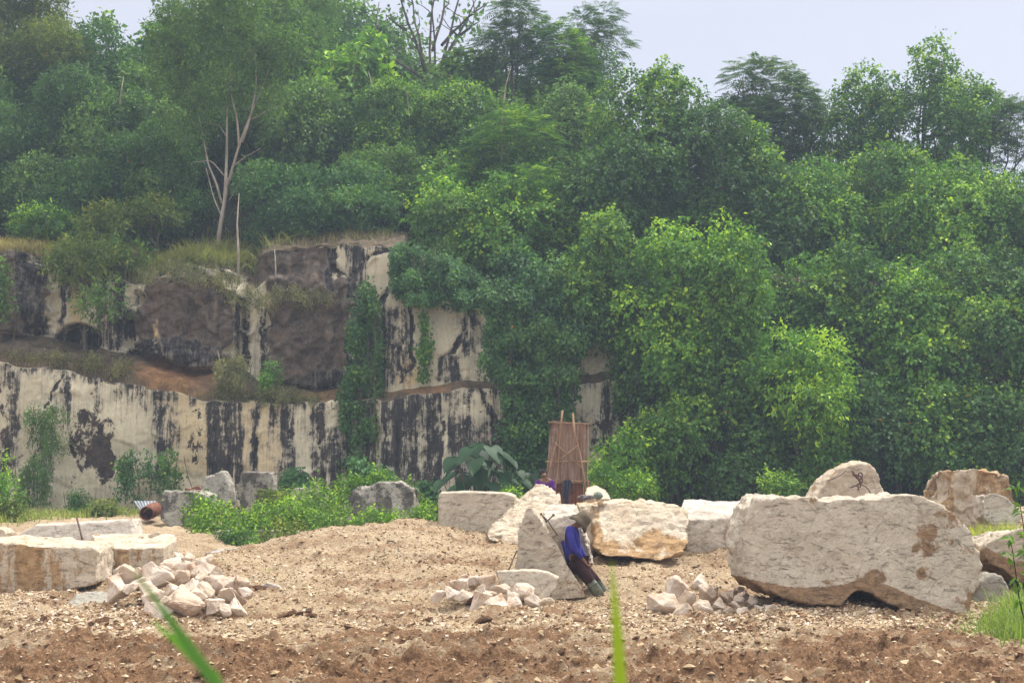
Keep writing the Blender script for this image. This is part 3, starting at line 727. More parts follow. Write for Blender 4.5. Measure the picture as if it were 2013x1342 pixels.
# --- left
def st_l(thr, wob=10):
    return lambda V, N, px, py: .55 * sstep(.75, .25, N[:, 2]) + .0 * px - .1
outline_rock('limestone_block', [(-60, 1160), (-60, 1066), (0, 1064), (60, 1070), (120, 1074), (185, 1078), (192, 1086), (193, 1148), (182, 1152), (150, 1160), (110, 1165), (60, 1170), (0, 1172)], 24.2, 2.2, R_TAN,
             'broad ochre stained block at the left edge with a pale cracked top', rough=.05, stain=lambda V, N, px, py: (.62 - .35 * sstep(60, 110, px)) * sstep(.75, .3, N[:, 2]) - .1 - .35 * sstep(150, 175, px) + .5 * (np.abs(px - 50) < 4), seed=17, back=1.0, bshift=(-.25, .05), yaw=.0, front_flat=.5)  # ochre stain plus painted shade: top and right end kept pale
hull_rock('limestone_block', [(192, 1076, 26.0), (322, 1076, 25.5), (318, 1130, 25.5), (192, 1150, 26.0), (350, 1058, 27.2), (350, 1120, 27.2), (178, 1048, 28.4), (330, 1046, 28.6), (180, 1140, 28), (196, 1150, 26), (346, 1050, 28.0)], R_TAN,
          'sawn ochre block with vertical saw marks and stones lying on top, behind the stone heap', rough=.03, stain=lambda V, N, px, py: .42 * sstep(.7, .3, N[:, 2]) * sstep(.5, -.1, N[:, 0]) - .1, seed=18, front_flat=None)  # stain partly paints shade: front darker than top and right side
outline_rock('limestone_slab', [(28, 1052), (70, 1030), (150, 1026), (200, 1023), (258, 1020), (264, 1050), (262, 1075), (30, 1075)], 30.5, 1.2, R_WHITE,
             'long low pale slab behind the two ochre blocks', 'stone slab', rough=.03, stain=-.02, seed=19, lean=.4)
outline_rock('limestone_rock', [(-30, 1046), (-20, 1036), (5, 1038), (14, 1048), (10, 1070), (-30, 1070)], 28.5, .6, R_TAN, 'pale stone corner poking up at the left edge of the picture', 'rock', rough=.03, stain=.0, seed=20, voxel=.03)
for i, (x0, y0, x1, y1, lb) in enumerate(((290, 1044, 315, 1056, 'flat reddish stone lying on top of the sawn ochre block'), (270, 1052, 281, 1056, 'tiny stone beside the flat reddish one on the ochre block'))):
    outline_rock('stone_fragment', [(x0, y1), (x0 + 2, y0 + 6), (x1 - 6, y0 + 1), (x1, y0 + 2), (x1 - 1, y0 + 7), (x0 + 6, y1 + 1)], 26.6, .12, R_TAN, lb, 'rock', rough=.01, stain=.25, seed=21 + i, voxel=.012, back=.9)
# grey blocks at the cliff foot
outline_rock('weathered_block', [(312, 1022), (314, 985), (324, 964), (340, 962), (395, 965), (416, 970), (416, 1020), (390, 1034), (330, 1034)], 37, 1.4, R_DARK, 'squat grey weathered block with a rusty scrap on top, by the cliff foot', rough=.07, stain=lambda V, N, px, py: .42 * sstep(.9, .2, N[:, 2]), seed=22, voxel=.05, lean=.3)
outline_rock('weathered_block', [(402, 985), (392, 955), (405, 936), (436, 925), (446, 935), (456, 968), (454, 990), (430, 1000)], 38.5, 1.0, R_DARK, 'tilted pale block with one corner up, behind the squat grey block', rough=.05, stain=.15, seed=23, voxel=.05, lean=.2)
outline_rock('weathered_block', [(470, 1000), (469, 960), (471, 928), (500, 925), (536, 928), (540, 950), (538, 1010), (470, 1010)], 38, 1.0, R_DARK, 'upright grey block mottled black among the weeds', rough=.04, stain=.42, seed=24, voxel=.045)
outline_rock('weathered_block', [(536, 1000), (538, 972), (546, 976), (548, 1004)], 38.3, .4, R_WHITE, 'narrow white stone peeping out beside the upright mottled block', 'rock', rough=.02, stain=-.1, seed=25, voxel=.03)
outline_rock('weathered_boulder', [(672, 1030), (680, 985), (700, 957), (745, 946), (790, 948), (815, 960), (820, 1000), (818, 1040), (700, 1050)], 37.5, 1.6, R_DARK, 'wide grey boulder half buried in green creepers', 'boulder', rough=.08, stain=.4, seed=26, voxel=.055, lean=.3)
outline_rock('weathered_block', [(570, 976), (574, 960), (600, 957), (612, 962), (612, 980), (580, 990)], 40, .6, R_DARK, 'small pale grey block behind the weeds at the cliff foot', rough=.03, stain=-.1, seed=27, voxel=.05)
outline_rock('concrete_kerb', [(425, 1042), (470, 1040), (560, 1041), (640, 1043), (672, 1044), (672, 1075), (560, 1078), (470, 1080), (425, 1080)], 34, .35, R_DARK, 'low straight grey stone kerb in the weeds behind the mound', 'kerb', rough=.02, stain=.15, seed=28, voxel=.04, back=1.0)
hull_rock('buried_stone', [(130, 1188, 21.9), (150, 1166, 22.2), (200, 1160, 22.4), (236, 1172, 22.3), (262, 1205, 21.7), (150, 1205, 21.6), (180, 1210, 21.5), (150, 1170, 23.2), (230, 1175, 23.2), (190, 1230, 22)], R_DARK, 'flat bluish grey stone half sunk in the dirt left of the heap', 'rock', rough=.03, stain=-.3, seed=29, front_flat=None, voxel=.025)
outline_rock('limestone_rock', [(505, 1170), (508, 1150), (525, 1144), (545, 1148), (556, 1160), (545, 1178), (520, 1184)], 23.2, .3, R_WHITE, 'white cracked stone alone on the dirt right of the left heap', 'rock', rough=.025, stain=lambda V, N, px, py: .9 * sstep(514, 504, px) - .1, seed=30, voxel=.014, facets=.05)

# --- loose angular stones: a few shapes, copied
unit_ = lambda v: v / (np.linalg.norm(v, axis=1, keepdims=True) + 1e-9)
def chunk_mesh(seed, mat, st=0.0):
    r = np.random.default_rng(seed)
    bm = bmesh.new()
    P = r.normal(size=(13, 3)); P /= np.linalg.norm(P, axis=1)[:, None]
    P *= (0.38 + 0.2 * r.random((13, 1))); P[:, 2] *= .78; P[:, 0] *= 1.15
    for p in P: bm.verts.new(p)
    bmesh.ops.convex_hull(bm, input=bm.verts[:])
    bmesh.ops.delete(bm, geom=[v for v in bm.verts if not v.link_faces], context='VERTS')
    bmesh.ops.bevel(bm, geom=bm.edges[:], offset=.025, segments=1, affect='EDGES', profile=.6)
    bmesh.ops.triangulate(bm, faces=bm.faces[:])
    bmesh.ops.subdivide_edges(bm, edges=bm.edges[:], cuts=4, use_grid_fill=True)
    me = bpy.data.meshes.new('limestone_chunk'); bm.to_mesh(me); bm.free()
    V, N = get_vn(me)
    d = .04 * fbm(V[:, 0] * 3 + seed, V[:, 1] * 3, V[:, 2] * 3, 4, .65) - .022 * flakes(V, 3.2, seed)
    N = N * .4 + unit_(V) * .6
    V = V + N * d[:, None]; me.vertices.foreach_set('co', V.astype(np.float32).ravel())
    a = me.attributes.new('stain', 'FLOAT', 'POINT')
    a.data.foreach_set('value', (st + .3 * fbm(V[:, 0] * 1.5 + seed * 3, V[:, 1] * 1.5, V[:, 2] * 1.5, 2)).astype(np.float32))
    me.update(); me.materials.append(mat)
    return me
m = M('chunk_limestone', .92, .2)
n1 = m.noise(1.6, 6); n2 = m.noise(8, 6, .7); oi = m.n('ShaderNodeObjectInfo')
c = m.mix(oi.outputs['Random'], (0.44, 0.33, 0.235), (0.64, 0.53, 0.43)); c = m.mix(m.ramp(n1, .4, .7), c, (0.66, 0.58, 0.49))
f = m.ramp(m.math('ADD', m.attr('stain'), m.math('SUBTRACT', n2, .5)), .05, .35); c = m.mix(f, c, (0.37, 0.235, 0.14))
m.base(c); m.bump(n2, .7, .03)
CHUNKM = m.m
CH = [chunk_mesh(100 + i, CHUNKM, (-.25, -.1, 0.05)[i % 3]) for i in range(12)]
def chunk(px, py, w, Y, label, group, name='limestone_rock', sq=(1, 1, 1), dark=None):
    """centre px, py; w = width in photo px"""
    me = random.choice(CH)
    o = bpy.data.objects.new(name, me); COL.objects.link(o)
    s = w / FPX * Y / 0.98
    o.location = W(px, py, Y); o.scale = (s * sq[0], s * sq[1], s * sq[2])
    o.rotation_euler = (random.uniform(-.5, .5), random.uniform(-.5, .5), random.uniform(0, 6.28))
    tag(o, label, 'rock', group)
    return o
G1 = 'stones of the heap on the left'
L1 = 'angular pale stone in the heap on the left'
heap1 = [(335, 1112, 52, 'topmost stone of the left heap'), (300, 1130, 60, 'broad sunlit stone on the upper left shoulder of the left heap'), (280, 1145, 40, L1), (245, 1135, 50, L1), (228, 1152, 58, 'stone at the far left end of the left heap'), (262, 1160, 36, L1), (315, 1150, 56, L1), (350, 1140, 46, L1),
         (352, 1118, 40, L1), (378, 1125, 48, L1), (392, 1105, 26, L1), (372, 1100, 30, L1), (400, 1122, 44, L1), (420, 1130, 38, L1), (395, 1145, 46, L1), (430, 1150, 50, L1), (448, 1148, 36, L1), (405, 1165, 42, L1), (380, 1158, 44, L1), (340, 1168, 50, L1), (300, 1178, 46, L1),
         (362, 1190, 70, 'biggest front stone of the left heap'), (310, 1200, 58, 'low rounded stone at the front left foot of the left heap'), (418, 1192, 50, 'front stone at the right of the biggest one in the left heap'), (455, 1172, 44, L1), (470, 1150, 44, L1), (462, 1192, 36, L1), (482, 1165, 26, L1), (286, 1165, 44, L1),
         (335, 1190, 42, L1), (440, 1200, 28, L1), (388, 1176, 40, L1), (270, 1128, 30, L1), (350, 1095, 24, L1), (410, 1100, 22, L1), (318, 1125, 36, L1)]
random.seed(12)
for (x, y, w, lb) in heap1:
    chunk(x, y, w * 1.3, 19.8 + (1205 - y) * .017, lb, G1)
G2 = 'white stones heaped before the slabs'; L2 = 'white broken stone in the small heap before the slabs'
random.seed(21)
for (x, y, w, lb) in [(905, 1150, 40, L2), (885, 1165, 36, L2), (930, 1142, 34, L2), (965, 1145, 46, 'steep leaning white stone atop the small heap before the slabs'), (945, 1162, 34, L2), (985, 1158, 34, L2), (940, 1182, 50, 'squarish grey white stone low in the middle small heap'), (985, 1190, 56, 'broad stone at the front of the middle small heap'),
                      (1030, 1165, 48, 'white stone standing against the low slab'), (1020, 1188, 44, L2), (965, 1172, 30, L2), (865, 1172, 26, L2), (1006, 1174, 28, L2), (1050, 1182, 30, L2), (910, 1172, 30, L2), (918, 1136, 22, L2), (1075, 1184, 26, L2)]:
    chunk(x, y, w * 1.22, 21.0 + (1195 - y) * .02, lb, G2)
G3 = 'loose stones left of the huge block'; L3 = 'loose stone in the scatter left of the huge block'
random.seed(33)
for (x, y, w, lb) in [(1325, 1155, 62, 'long pale stone on top of the scatter left of the huge block'), (1372, 1142, 56, L3), (1300, 1185, 66, 'largest flat stone at the left of the scatter by the huge block'), (1345, 1180, 58, L3), (1385, 1168, 44, L3), (1410, 1185, 36, L3), (1380, 1195, 40, L3), (1342, 1202, 40, L3), (1405, 1160, 28, L3), (1425, 1175, 26, L3),
                      (1440, 1165, 24, L3), (1450, 1180, 24, L3), (1465, 1172, 22, L3), (1478, 1182, 22, L3), (1445, 1192, 24, L3), (1430, 1198, 22, L3), (1462, 1198, 26, L3), (1490, 1195, 24, L3), (1505, 1192, 22, L3), (1520, 1200, 28, L3), (1410, 1205, 24, L3), (1455, 1158, 20, L3), (1390, 1210, 22, L3), (1285, 1172, 30, L3), (1500, 1205, 20, L3), (1535, 1208, 20, L3)]:
    chunk(x, y, w * 1.08, 20.6 + (1200 - y) * .022, lb, G3)
# clods of dark earth
m = M('dark_earth', .97, .1); n = m.noise(9, 6, .7); m.base(m.mix(m.ramp(n, .35, .65), (0.075, 0.038, 0.022), (0.17, 0.10, 0.06))); m.bump(n, .9, .03)
CL = [chunk_mesh(200 + i, m.m) for i in range(4)]
CHs = CH; CH = CL; random.seed(3)
for (x, y, w) in [(560, 1212, 34), (572, 1206, 22), (598, 1192, 30), (612, 1206, 22), (590, 1208, 20), (512, 1160, 26), (930, 1190, 34), (948, 1205, 40), (395, 1330, 30), (200, 1220, 26), (40, 1260, 24), (760, 1290, 26), (140, 1240, 22), (1100, 1300, 28), (1540, 1240, 24), (1250, 1262, 20), (690, 1230, 20), (840, 1212, 24)]:
    Y = CAMZ * FPX / max(60, (y - 944)); Y = min(Y, 23)
    o = chunk(x, y, w, Y, 'dark brown clod of churned earth on the dirt', 'earth clods', name='earth_clod', sq=(1.2, 1, .55))
    o.location.z = float(ground_h(np.array([o.location.x]), np.array([Y]))[0]) + .04
    o['category'] = 'clod'
CH = CHs
# ------------------------------------------------------------------ foliage
def unit(v): return v / (np.linalg.norm(v, axis=-1, keepdims=True) + 1e-9)

def leaves(C, D, Nn, L, Wd, col, fold=0.25, droop=0.0):
    """rhombic leaves: C base, D direction, Nn face normal hint; returns verts, cols"""
    D = unit(D); S = unit(np.cross(D, Nn)); U = np.cross(S, D)
    L = L[:, None]; Wd = Wd[:, None]
    v0 = C; v2 = C + D * L - U * L * droop
    mid = C + D * L * 0.42
    v1 = mid + S * Wd * .5 + U * Wd * fold; v3 = mid - S * Wd * .5 + U * Wd * fold
    V = np.stack([v0, v1, v2, v3], 1).reshape(-1, 3)
    return V, np.repeat(col, 4, 0)

PAL = {  # leaf albedo ranges: (dark, light, young leaf, also painted top light)
    'vine': ((0.028, 0.075, 0.020), (0.075, 0.16, 0.03), (0.20, 0.30, 0.03)),
    'bright': ((0.04, 0.11, 0.02), (0.11, 0.22, 0.03), (0.28, 0.40, 0.035)),
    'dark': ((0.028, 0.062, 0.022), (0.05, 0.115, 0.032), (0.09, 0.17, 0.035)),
    'blue': ((0.03, 0.075, 0.032), (0.055, 0.13, 0.045), (0.10, 0.19, 0.05)),
    'fine': ((0.045, 0.09, 0.025), (0.085, 0.16, 0.04), (0.13, 0.22, 0.05)),
    'olive': ((0.055, 0.085, 0.02), (0.11, 0.15, 0.03), (0.19, 0.21, 0.04)),
    'dry': ((0.07, 0.08, 0.035), (0.13, 0.135, 0.06), (0.2, 0.18, 0.09)),
    'teak': ((0.04, 0.085, 0.03), (0.08, 0.15, 0.04), (0.16, 0.24, 0.05)),
    'weed': ((0.045, 0.10, 0.015), (0.10, 0.19, 0.025), (0.24, 0.36, 0.04)),
    'plum': ((0.035, 0.07, 0.035), (0.06, 0.11, 0.045), (0.10, 0.15, 0.06)),
}
def colours(r, n, pal, clumpv, twigv, tip=0):
    d, l, y = [np.array(c) for c in PAL[pal]]
    t = np.clip(clumpv * .5 + twigv * .4 + r.random(n) * .3 - .1, 0, 1)[:, None]
    c = d * (1 - t) + l * t
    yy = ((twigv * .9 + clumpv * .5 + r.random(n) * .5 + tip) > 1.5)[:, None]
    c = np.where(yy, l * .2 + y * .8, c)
    c = c * (0.8 + .4 * r.random((n, 1))) * 1.6
    o = (r.random(n) > .9996)[:, None]
    return np.where(o, np.array([[0.45, 0.20, 0.03]]), c)

def crown_clumps(r, c, rad, kind, n=None, shape='dome'):
    vol = rad[0] * rad[1] * rad[2]
    base = {'vine': 0.62, 'broad': .75, 'fine': .85, 'feather': .75, 'teak': .8, 'bush': .32}[kind]
    base = min(base, 0.42 * min(rad))
    n = n or int(np.clip(2.1 * vol / base ** 3 * .42, 7, 90))
    d = unit(r.normal(size=(n, 3))); k = (0.35 + 0.62 * r.random(n) ** .55)[:, None]
    P = d * k * (np.array(rad) - base * .5)
    if shape == 'dome':      # wider at the bottom, ragged, leaning top
        t = (P[:, 2] / rad[2] + 1) / 2
        sc_ = 1.18 - .62 * t ** 1.4; P[:, 0] *= sc_; P[:, 1] *= sc_
    R = base * (0.65 + .75 * r.random((n, 1))) * np.array([[1.05, 1.0, .85 if kind != 'vine' else 1.1]])
    return P + np.array(c), R

def make_crown(seed, c, rad, kind, pal, dens=1.0, shape='dome', n=None, lsz=1.0):
    r = np.random.default_rng(seed)
    P, R = crown_clumps(r, c, rad, kind, n, shape)
    Vs, Cs = [], []
    cv = r.random(len(P))
    for i in range(len(P)):
        A = 12.5 * R[i, 0] ** 2
        nt = int(A * {'vine': 15, 'broad': 14, 'fine': 12, 'feather': 8, 'teak': 3.5, 'bush': 22}[kind] * dens) + 2
        d = unit(r.normal(size=(nt, 3)) + np.array([0, -.25, .5]))
        q = P[i] + d * R[i] * (0.62 + .5 * r.random((nt, 1)))
        # drop sprays buried deep in neighbouring clumps
        dd = ((q[:, None] - P[None]) / R[None]); ins = ((dd ** 2).sum(-1) < .36).sum(1) > 0
        keep = ~ins | (r.random(nt) < .18); q, d = q[keep], d[keep]; nt = len(q)
        if nt == 0: continue
        tv = r.random(nt); tip = .42 * sstep(.25, .9, d[:, 2] + r.normal(0, .15, nt))     # young leaf colour pushed onto clump tops as painted top light
        if kind in ('vine', 'broad', 'bush'):
            k = 7; lf = {'vine': .132, 'broad': .16, 'bush': .11}[kind] * lsz
            hang = {'vine': .75, 'broad': .4, 'bush': .25}[kind]
            ax = unit(d * .7 + np.array([0, 0, -hang]) + r.normal(0, .35, (nt, 3)))       # spray axis
            s = (np.arange(k) / k)[None, :, None] * (lf * 2.6)
            C = q[:, None] + ax[:, None] * s + r.normal(0, lf * .38, (nt, k, 3))
            D = unit(ax[:, None] * .5 + r.normal(0, .55, (nt, k, 3)) + np.array([0, 0, -.35]) + d[:, None] * .3)
            N = unit(d[:, None] * .55 + np.array([0, 0, .75]) + r.normal(0, .4, (nt, k, 3)))
            L = lf * (.6 + .7 * r.random(nt * k)); Wd = L * {'vine': .78, 'broad': .5, 'bush': .5}[kind]
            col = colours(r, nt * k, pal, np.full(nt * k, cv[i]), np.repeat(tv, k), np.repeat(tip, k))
            V, Cc = leaves(C.reshape(-1, 3), D.reshape(-1, 3), N.reshape(-1, 3), L, Wd, col, .16, .12)
        elif kind == 'fine':
            k = 9
            ax = unit(d * .6 + r.normal(0, .5, (nt, 3)) + np.array([0, 0, .15]))
            C = q[:, None] + ax[:, None] * (np.arange(k) / k)[None, :, None] * .38 + r.normal(0, .07, (nt, k, 3))
            D = unit(ax[:, None] * .5 + r.normal(0, .7, (nt, k, 3)) + np.array([0, 0, -.3]))
            N = unit(r.normal(0, .6, (nt, k, 3)) + np.array([0, 0, .8]))
            L = .17 * lsz * (.6 + .8 * r.random(nt * k)); Wd = L * .34
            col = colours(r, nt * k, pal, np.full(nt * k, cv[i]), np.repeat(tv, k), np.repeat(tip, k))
            V, Cc = leaves(C.reshape(-1, 3), D.reshape(-1, 3), N.reshape(-1, 3), L, Wd, col, .1, .1)
        elif kind == 'feather':    # arching pinnate fronds
            k = 8
            FL = (.5 + .3 * r.random(nt)) * lsz
            hz_ = unit(np.stack([d[:, 0] + r.normal(0, .5, nt), d[:, 1] + r.normal(0, .5, nt), d[:, 2] * .35 + .25 + r.normal(0, .2, nt)], 1))
            sd_ = unit(np.cross(hz_, np.array([[0, 0, 1.0]])) + 1e-6)
            t = ((np.arange(k) + 1) / k)[None, :, None]
            pos = q[:, None] + hz_[:, None] * t * FL[:, None, None] + np.array([0, 0, -1.0]) * (t ** 2) * FL[:, None, None] * .42
            Cs_, Ds_ = [], []
            for sgn in (1, -1):
                Cs_.append(pos); Ds_.append(unit(sd_[:, None] * sgn + hz_[:, None] * .45 + np.array([0, 0, -.22]) + 0 * pos))
            C = np.concatenate(Cs_, 1); D = np.concatenate(Ds_, 1)
            N = np.array([0, 0, 1.0]) + r.normal(0, .2, C.shape)
            L = np.tile(.19 * lsz * np.concatenate([np.sin(np.linspace(.7, 2.7, k))] * 2), nt) * (.85 + .3 * r.random(nt * 2 * k)); Wd = L * .27
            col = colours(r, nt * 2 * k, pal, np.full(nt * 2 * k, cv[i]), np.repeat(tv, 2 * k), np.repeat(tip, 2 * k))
            V, Cc = leaves(C.reshape(-1, 3), D.reshape(-1, 3), N.reshape(-1, 3), L, Wd, col, .05, .25)
        else:   # teak: big drooping leaves
            k = 5; lf = .34 * lsz
            C = q[:, None] + r.normal(0, lf * .5, (nt, k, 3))
            D = unit(d[:, None] * .6 + r.normal(0, .5, (nt, k, 3)) + np.array([0, 0, -.45]))
            N = unit(d[:, None] * .5 + np.array([0, 0, .8]) + r.normal(0, .4, (nt, k, 3)))
            L = lf * (.6 + .6 * r.random(nt * k)); Wd = L * .72
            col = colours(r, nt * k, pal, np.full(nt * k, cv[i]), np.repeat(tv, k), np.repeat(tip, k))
            V, Cc = leaves(C.reshape(-1, 3), D.reshape(-1, 3), N.reshape(-1, 3), L, Wd, col, .14, .2)
        Vs.append(V); Cs.append(Cc)
    V = np.concatenate(Vs); C_ = np.concatenate(Cs)
    F = np.arange(len(V)).reshape(-1, 4)
    return V, F, C_, P, R

def tubes(paths, sides=6):
    """list of (points, radii) -> verts, quads"""
    Vs, Fs, b = [], [], 0
    for pts, rad in paths:
        pts = np.array([tuple(p) for p in pts], float); n = len(pts); rad = np.broadcast_to(np.array(rad, float), (n,))
        T = np.gradient(pts, axis=0); T = unit(T)
        ref = np.array([0.31, 0.95, 0.05]) if abs(T[:, 2]).mean() > .5 else np.array([0, 0.05, 1.0])
        A = unit(np.cross(T, ref)); B = np.cross(T, A)
        a = np.arange(sides) / sides * 2 * pi
        V = pts[:, None] + (A[:, None] * np.cos(a)[None, :, None] + B[:, None] * np.sin(a)[None, :, None]) * rad[:, None, None]
        V = V.reshape(-1, 3)
        i = np.arange(n * sides).reshape(n, sides); j = np.roll(i, -1, 1)
        F = np.stack([i[:-1], j[:-1], j[1:], i[1:]], -1).reshape(-1, 4)
        # end caps as collapsed centre points
        V = np.concatenate([V, pts[:1], pts[-1:]]); c0, c1 = n * sides, n * sides + 1
        k = np.arange(sides)
        caps = np.concatenate([np.stack([np.full(sides, c0), j[0], i[0], np.full(sides, c0)], 1)[:, :3], np.stack([np.full(sides, c1), i[-1], j[-1]], 1)])
        Vs.append(V); Fs.append((F + b, caps + b)); b += len(V)
    return np.concatenate(Vs), [np.concatenate([f[0] for f in Fs]), np.concatenate([f[1] for f in Fs])]

def curve_pts(a, b, bend, r, n=6):
    a, b = np.array(a, float), np.array(b, float); L = np.linalg.norm(b - a)
    t = np.linspace(0, 1, n)[:, None]; off = r.normal(0, bend * L, 3)
    return a * (1 - t) + b * t + np.sin(t * pi) * off + r.normal(0, bend * .12 * L, (n, 3)) * (t * (1 - t) * 4)

def make_trunk(r, base, c, rad, P, R, tr, limbs=10):
    paths = []
    top = np.array([c[0], c[1], c[2] + rad[2] * .35])
    tp = curve_pts(base, top, .05, r, 9); paths.append((tp, np.linspace(tr, tr * .28, 9)))
    order = r.permutation(len(P))[:limbs]
    for i in order:
        s = r.integers(3, 8); p0 = tp[s]
        e = P[i]; paths.append((curve_pts(p0, e, .08, r, 6), np.linspace(tr * .45, tr * .1, 6)))
        for k in range(3):
            q = e + unit(r.normal(size=3)) * R[i] * .85
            paths.append((curve_pts(e * .7 + p0 * .3, q, .08, r, 4), np.linspace(tr * .17, tr * .05, 4)))
    return tubes(paths)

TN = [0]
def tree(kind, pal, px, top, bot, w, Y, label, cat='tree', name=None, dens=1.0, shape='dome', tr=None, bark=None, n=None, lsz=1.0, limbs=10, group=None, depth=.85, base=None):
    TN[0] += 1; seed = 1000 + TN[0]
    r = np.random.default_rng(seed + 5)
    a, b = W(px, top, Y), W(px, bot, Y)
    c = (a + b) / 2; rz = (a.z - b.z) / 2; rx = w / FPX * Y / 2
    rad = (rx, rx * depth, rz)
    gz = surf_z(c.x, Y)
    V, F, Cc, P, R = make_crown(seed, tuple(c), rad, kind, pal, dens, shape, n, lsz)
    name = name or {'vine': 'creeper_clad_tree', 'broad': 'broadleaf_tree', 'fine': 'fine_leaved_tree', 'feather': 'feathery_tree', 'teak': 'teak_tree', 'bush': 'bush'}[kind]
    bz = min(gz, c.z - .3)
    root = empty(name, (c.x, Y, bz)); tag(root, label, cat, group)
    me = np_mesh('crown', V, F, False, {'col': Cc}); link('foliage' if kind == 'bush' else 'crown', me, LEAF, root)
    if tr is None: tr = .05 + .018 * (rz + rx)
    tv, tf = make_trunk(r, (c.x + r.normal(0, .2), Y + .1, bz - .15), tuple(c), rad, P, R, tr, limbs)
    link('stem' if kind == 'bush' else 'trunk', np_mesh('trunk', tv, tf, True), bark or BARK, root)
    return root

T = tree
# ---- skyline and hillside, left to right
T('fine', 'olive', 60, -90, 250, 300, 57, 'big yellowish olive tree filling the top left corner', dens=1.1)
T('fine', 'dark', 135, 150, 420, 250, 54, 'dark tree below the olive one, under the left patch of sky')
T('fine', 'dark', 15, 215, 430, 200, 52.5, 'dark shaded tree at the left picture edge, halfway up')
T('teak', 'teak', 205, 25, 120, 90, 61, 'slender big leaved tree standing alone in the left gap of sky', dens=.55, n=6, limbs=6, lsz=.85)
T('teak', 'teak', 250, 100, 240, 130, 60, 'big leaved tree just right of the left gap of sky', dens=1.1, lsz=.8)
T('teak', 'bright', 320, 40, 270, 150, 59, 'yellow green large leaved tree between the sky gap and the tall pale trunked tree')
T('fine', 'fine', 215, 200, 440, 230, 53, 'olive green bushy tree left of the pale forked trunk, above the cliff grass')
T('fine', 'dark', 320, 230, 470, 230, 51.5, 'deep green tree right behind the cliff top grass, left of the forked trunk')
T('fine', 'fine', 590, -60, 190, 250, 58, 'light green tree at the top, right of the tallest fine leaved crown')
T('broad', 'fine', 585, 150, 380, 230, 54.5, 'mid green leafy tree right of the forked pale trunk')
T('teak', 'bright', 705, 60, 330, 230, 57, 'bright large leaved tree left of the bare branched teak')
T('broad', 'vine', 790, 170, 430, 240, 54, 'leafy tree below the bare branched teak')
T('fine', 'blue', 650, 300, 500, 250, 49.6, 'dense blue green bushy tree right above the topmost white rock', cat='tree', dens=1.2)
T('fine', 'blue', 545, 310, 500, 180, 49.8, 'blue green shrub tree between the forked trunk and the topmost white rock')
T('feather', 'plum', 1008, 0, 220, 160, 58, 'feathery tree with a thin pointed top against the sky', dens=1.1, n=18)
T('feather', 'vine', 1090, 60, 260, 180, 57.5, 'feathery round topped tree right of the thin pointed one', dens=1.4)
T('feather', 'plum', 1172, 18, 150, 120, 60, 'small dark crown poking above its neighbours into the sky, left of the open sky', dens=1.2, n=12)
T('broad', 'dark', 1150, 90, 250, 150, 58.5, 'dark dense tree under the small poking crown', dens=1.0)
T('teak', 'teak', 900, 90, 260, 180, 59, 'rounded large leaved tree right of the bare branched teak')
T('vine', 'vine', 900, 160, 400, 240, 53.5, 'creeper covered tree in the middle of the hillside')
T('feather', 'vine', 1015, 230, 480, 240, 51, 'feathery spreading tree in the middle above the cream cliff panel')
T('vine', 'fine', 1110, 150, 400, 220, 54, 'mid green creeper covered tree left of the tallest green dome')
T('fine', 'fine', 890, 380, 600, 190, 47.6, 'dull green shrub tree hanging over the cream cliff panel', dens=1.1)
T('feather', 'vine', 1060, 330, 560, 220, 48.5, 'drooping feathery tree left of the tallest green dome')
T('vine', 'vine', 1275, 105, 360, 230, 50, 'tallest creeper draped dome in the centre right skyline')
T('vine', 'dark', 1240, 260, 560, 300, 47.8, 'dark creeper draped tree below the tallest dome')
T('vine', 'dark', 1370, 190, 500, 210, 48.5, 'dark right shoulder of greenery beside the tallest dome', dens=1.0)
T('feather', 'plum', 1505, 100, 400, 250, 54, 'feathery topped tree with upright fronds in the open sky right of centre', dens=1.35)
T('vine', 'vine', 1460, 230, 520, 220, 49.5, 'creeper covered tree under the feathery topped one', dens=1.0)
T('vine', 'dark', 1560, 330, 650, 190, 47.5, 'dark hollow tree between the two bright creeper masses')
T('vine', 'vine', 1695, 140, 380, 170, 54, 'round low tree between the feathery one and the tall right hand tree', dens=1.0)
T('vine', 'vine', 1600, 240, 420, 150, 53, 'small creeper clad tree under the dip in the skyline, right', dens=.8)
T('vine', 'vine', 1840, 58, 400, 270, 53, 'tall creeper clad tree rising highest at the right', dens=1.0, n=34)
T('feather', 'plum', 1955, 165, 370, 190, 54.5, 'loose feathery crown at the right edge with sky showing through', dens=1.2)
T('vine', 'vine', 1735, 280, 560, 240, 49, 'creeper covered tree below the tall right hand tree')
T('vine', 'bright', 1880, 330, 620, 280, 48, 'broad bright creeper mound at the right, under the loose feathery crown')
T('vine', 'vine', 2010, 350, 660, 200, 47.5, 'creeper mound cut by the right picture edge, upper')
# ---- creeper wall standing in front of the old face
T('vine', 'blue', 1010, 470, 800, 130, 45.6, 'blue green creeper fall left of the rusty shelter, hanging over the cliff', shape='col', depth=.8)
T('vine', 'blue', 1065, 500, 780, 150, 44.4, 'dark creeper mass above the rusty shelter', shape='col')
T('vine', 'vine', 1180, 420, 715, 190, 44.6, 'creeper mass above the triangular white rock patch')
T('vine', 'bright', 1320, 460, 820, 230, 43.4, 'bright creeper cascade right of the triangular white rock patch', dens=1.15)
T('broad', 'bright', 1440, 425, 700, 150, 42.6, 'bright young tree with drooping leaves in front of the creeper wall', dens=1.1)
T('vine', 'vine', 1430, 600, 900, 220, 43.0, 'creeper column below the bright young tree')
T('broad', 'bright', 1575, 630, 900, 210, 41.6, 'bright leafy mound standing forward at the foot of the creeper wall', dens=1.15)
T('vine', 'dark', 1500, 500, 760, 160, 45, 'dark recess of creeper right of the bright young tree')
T('vine', 'vine', 1680, 470, 800, 230, 45, 'creeper column right of the dark hollow')
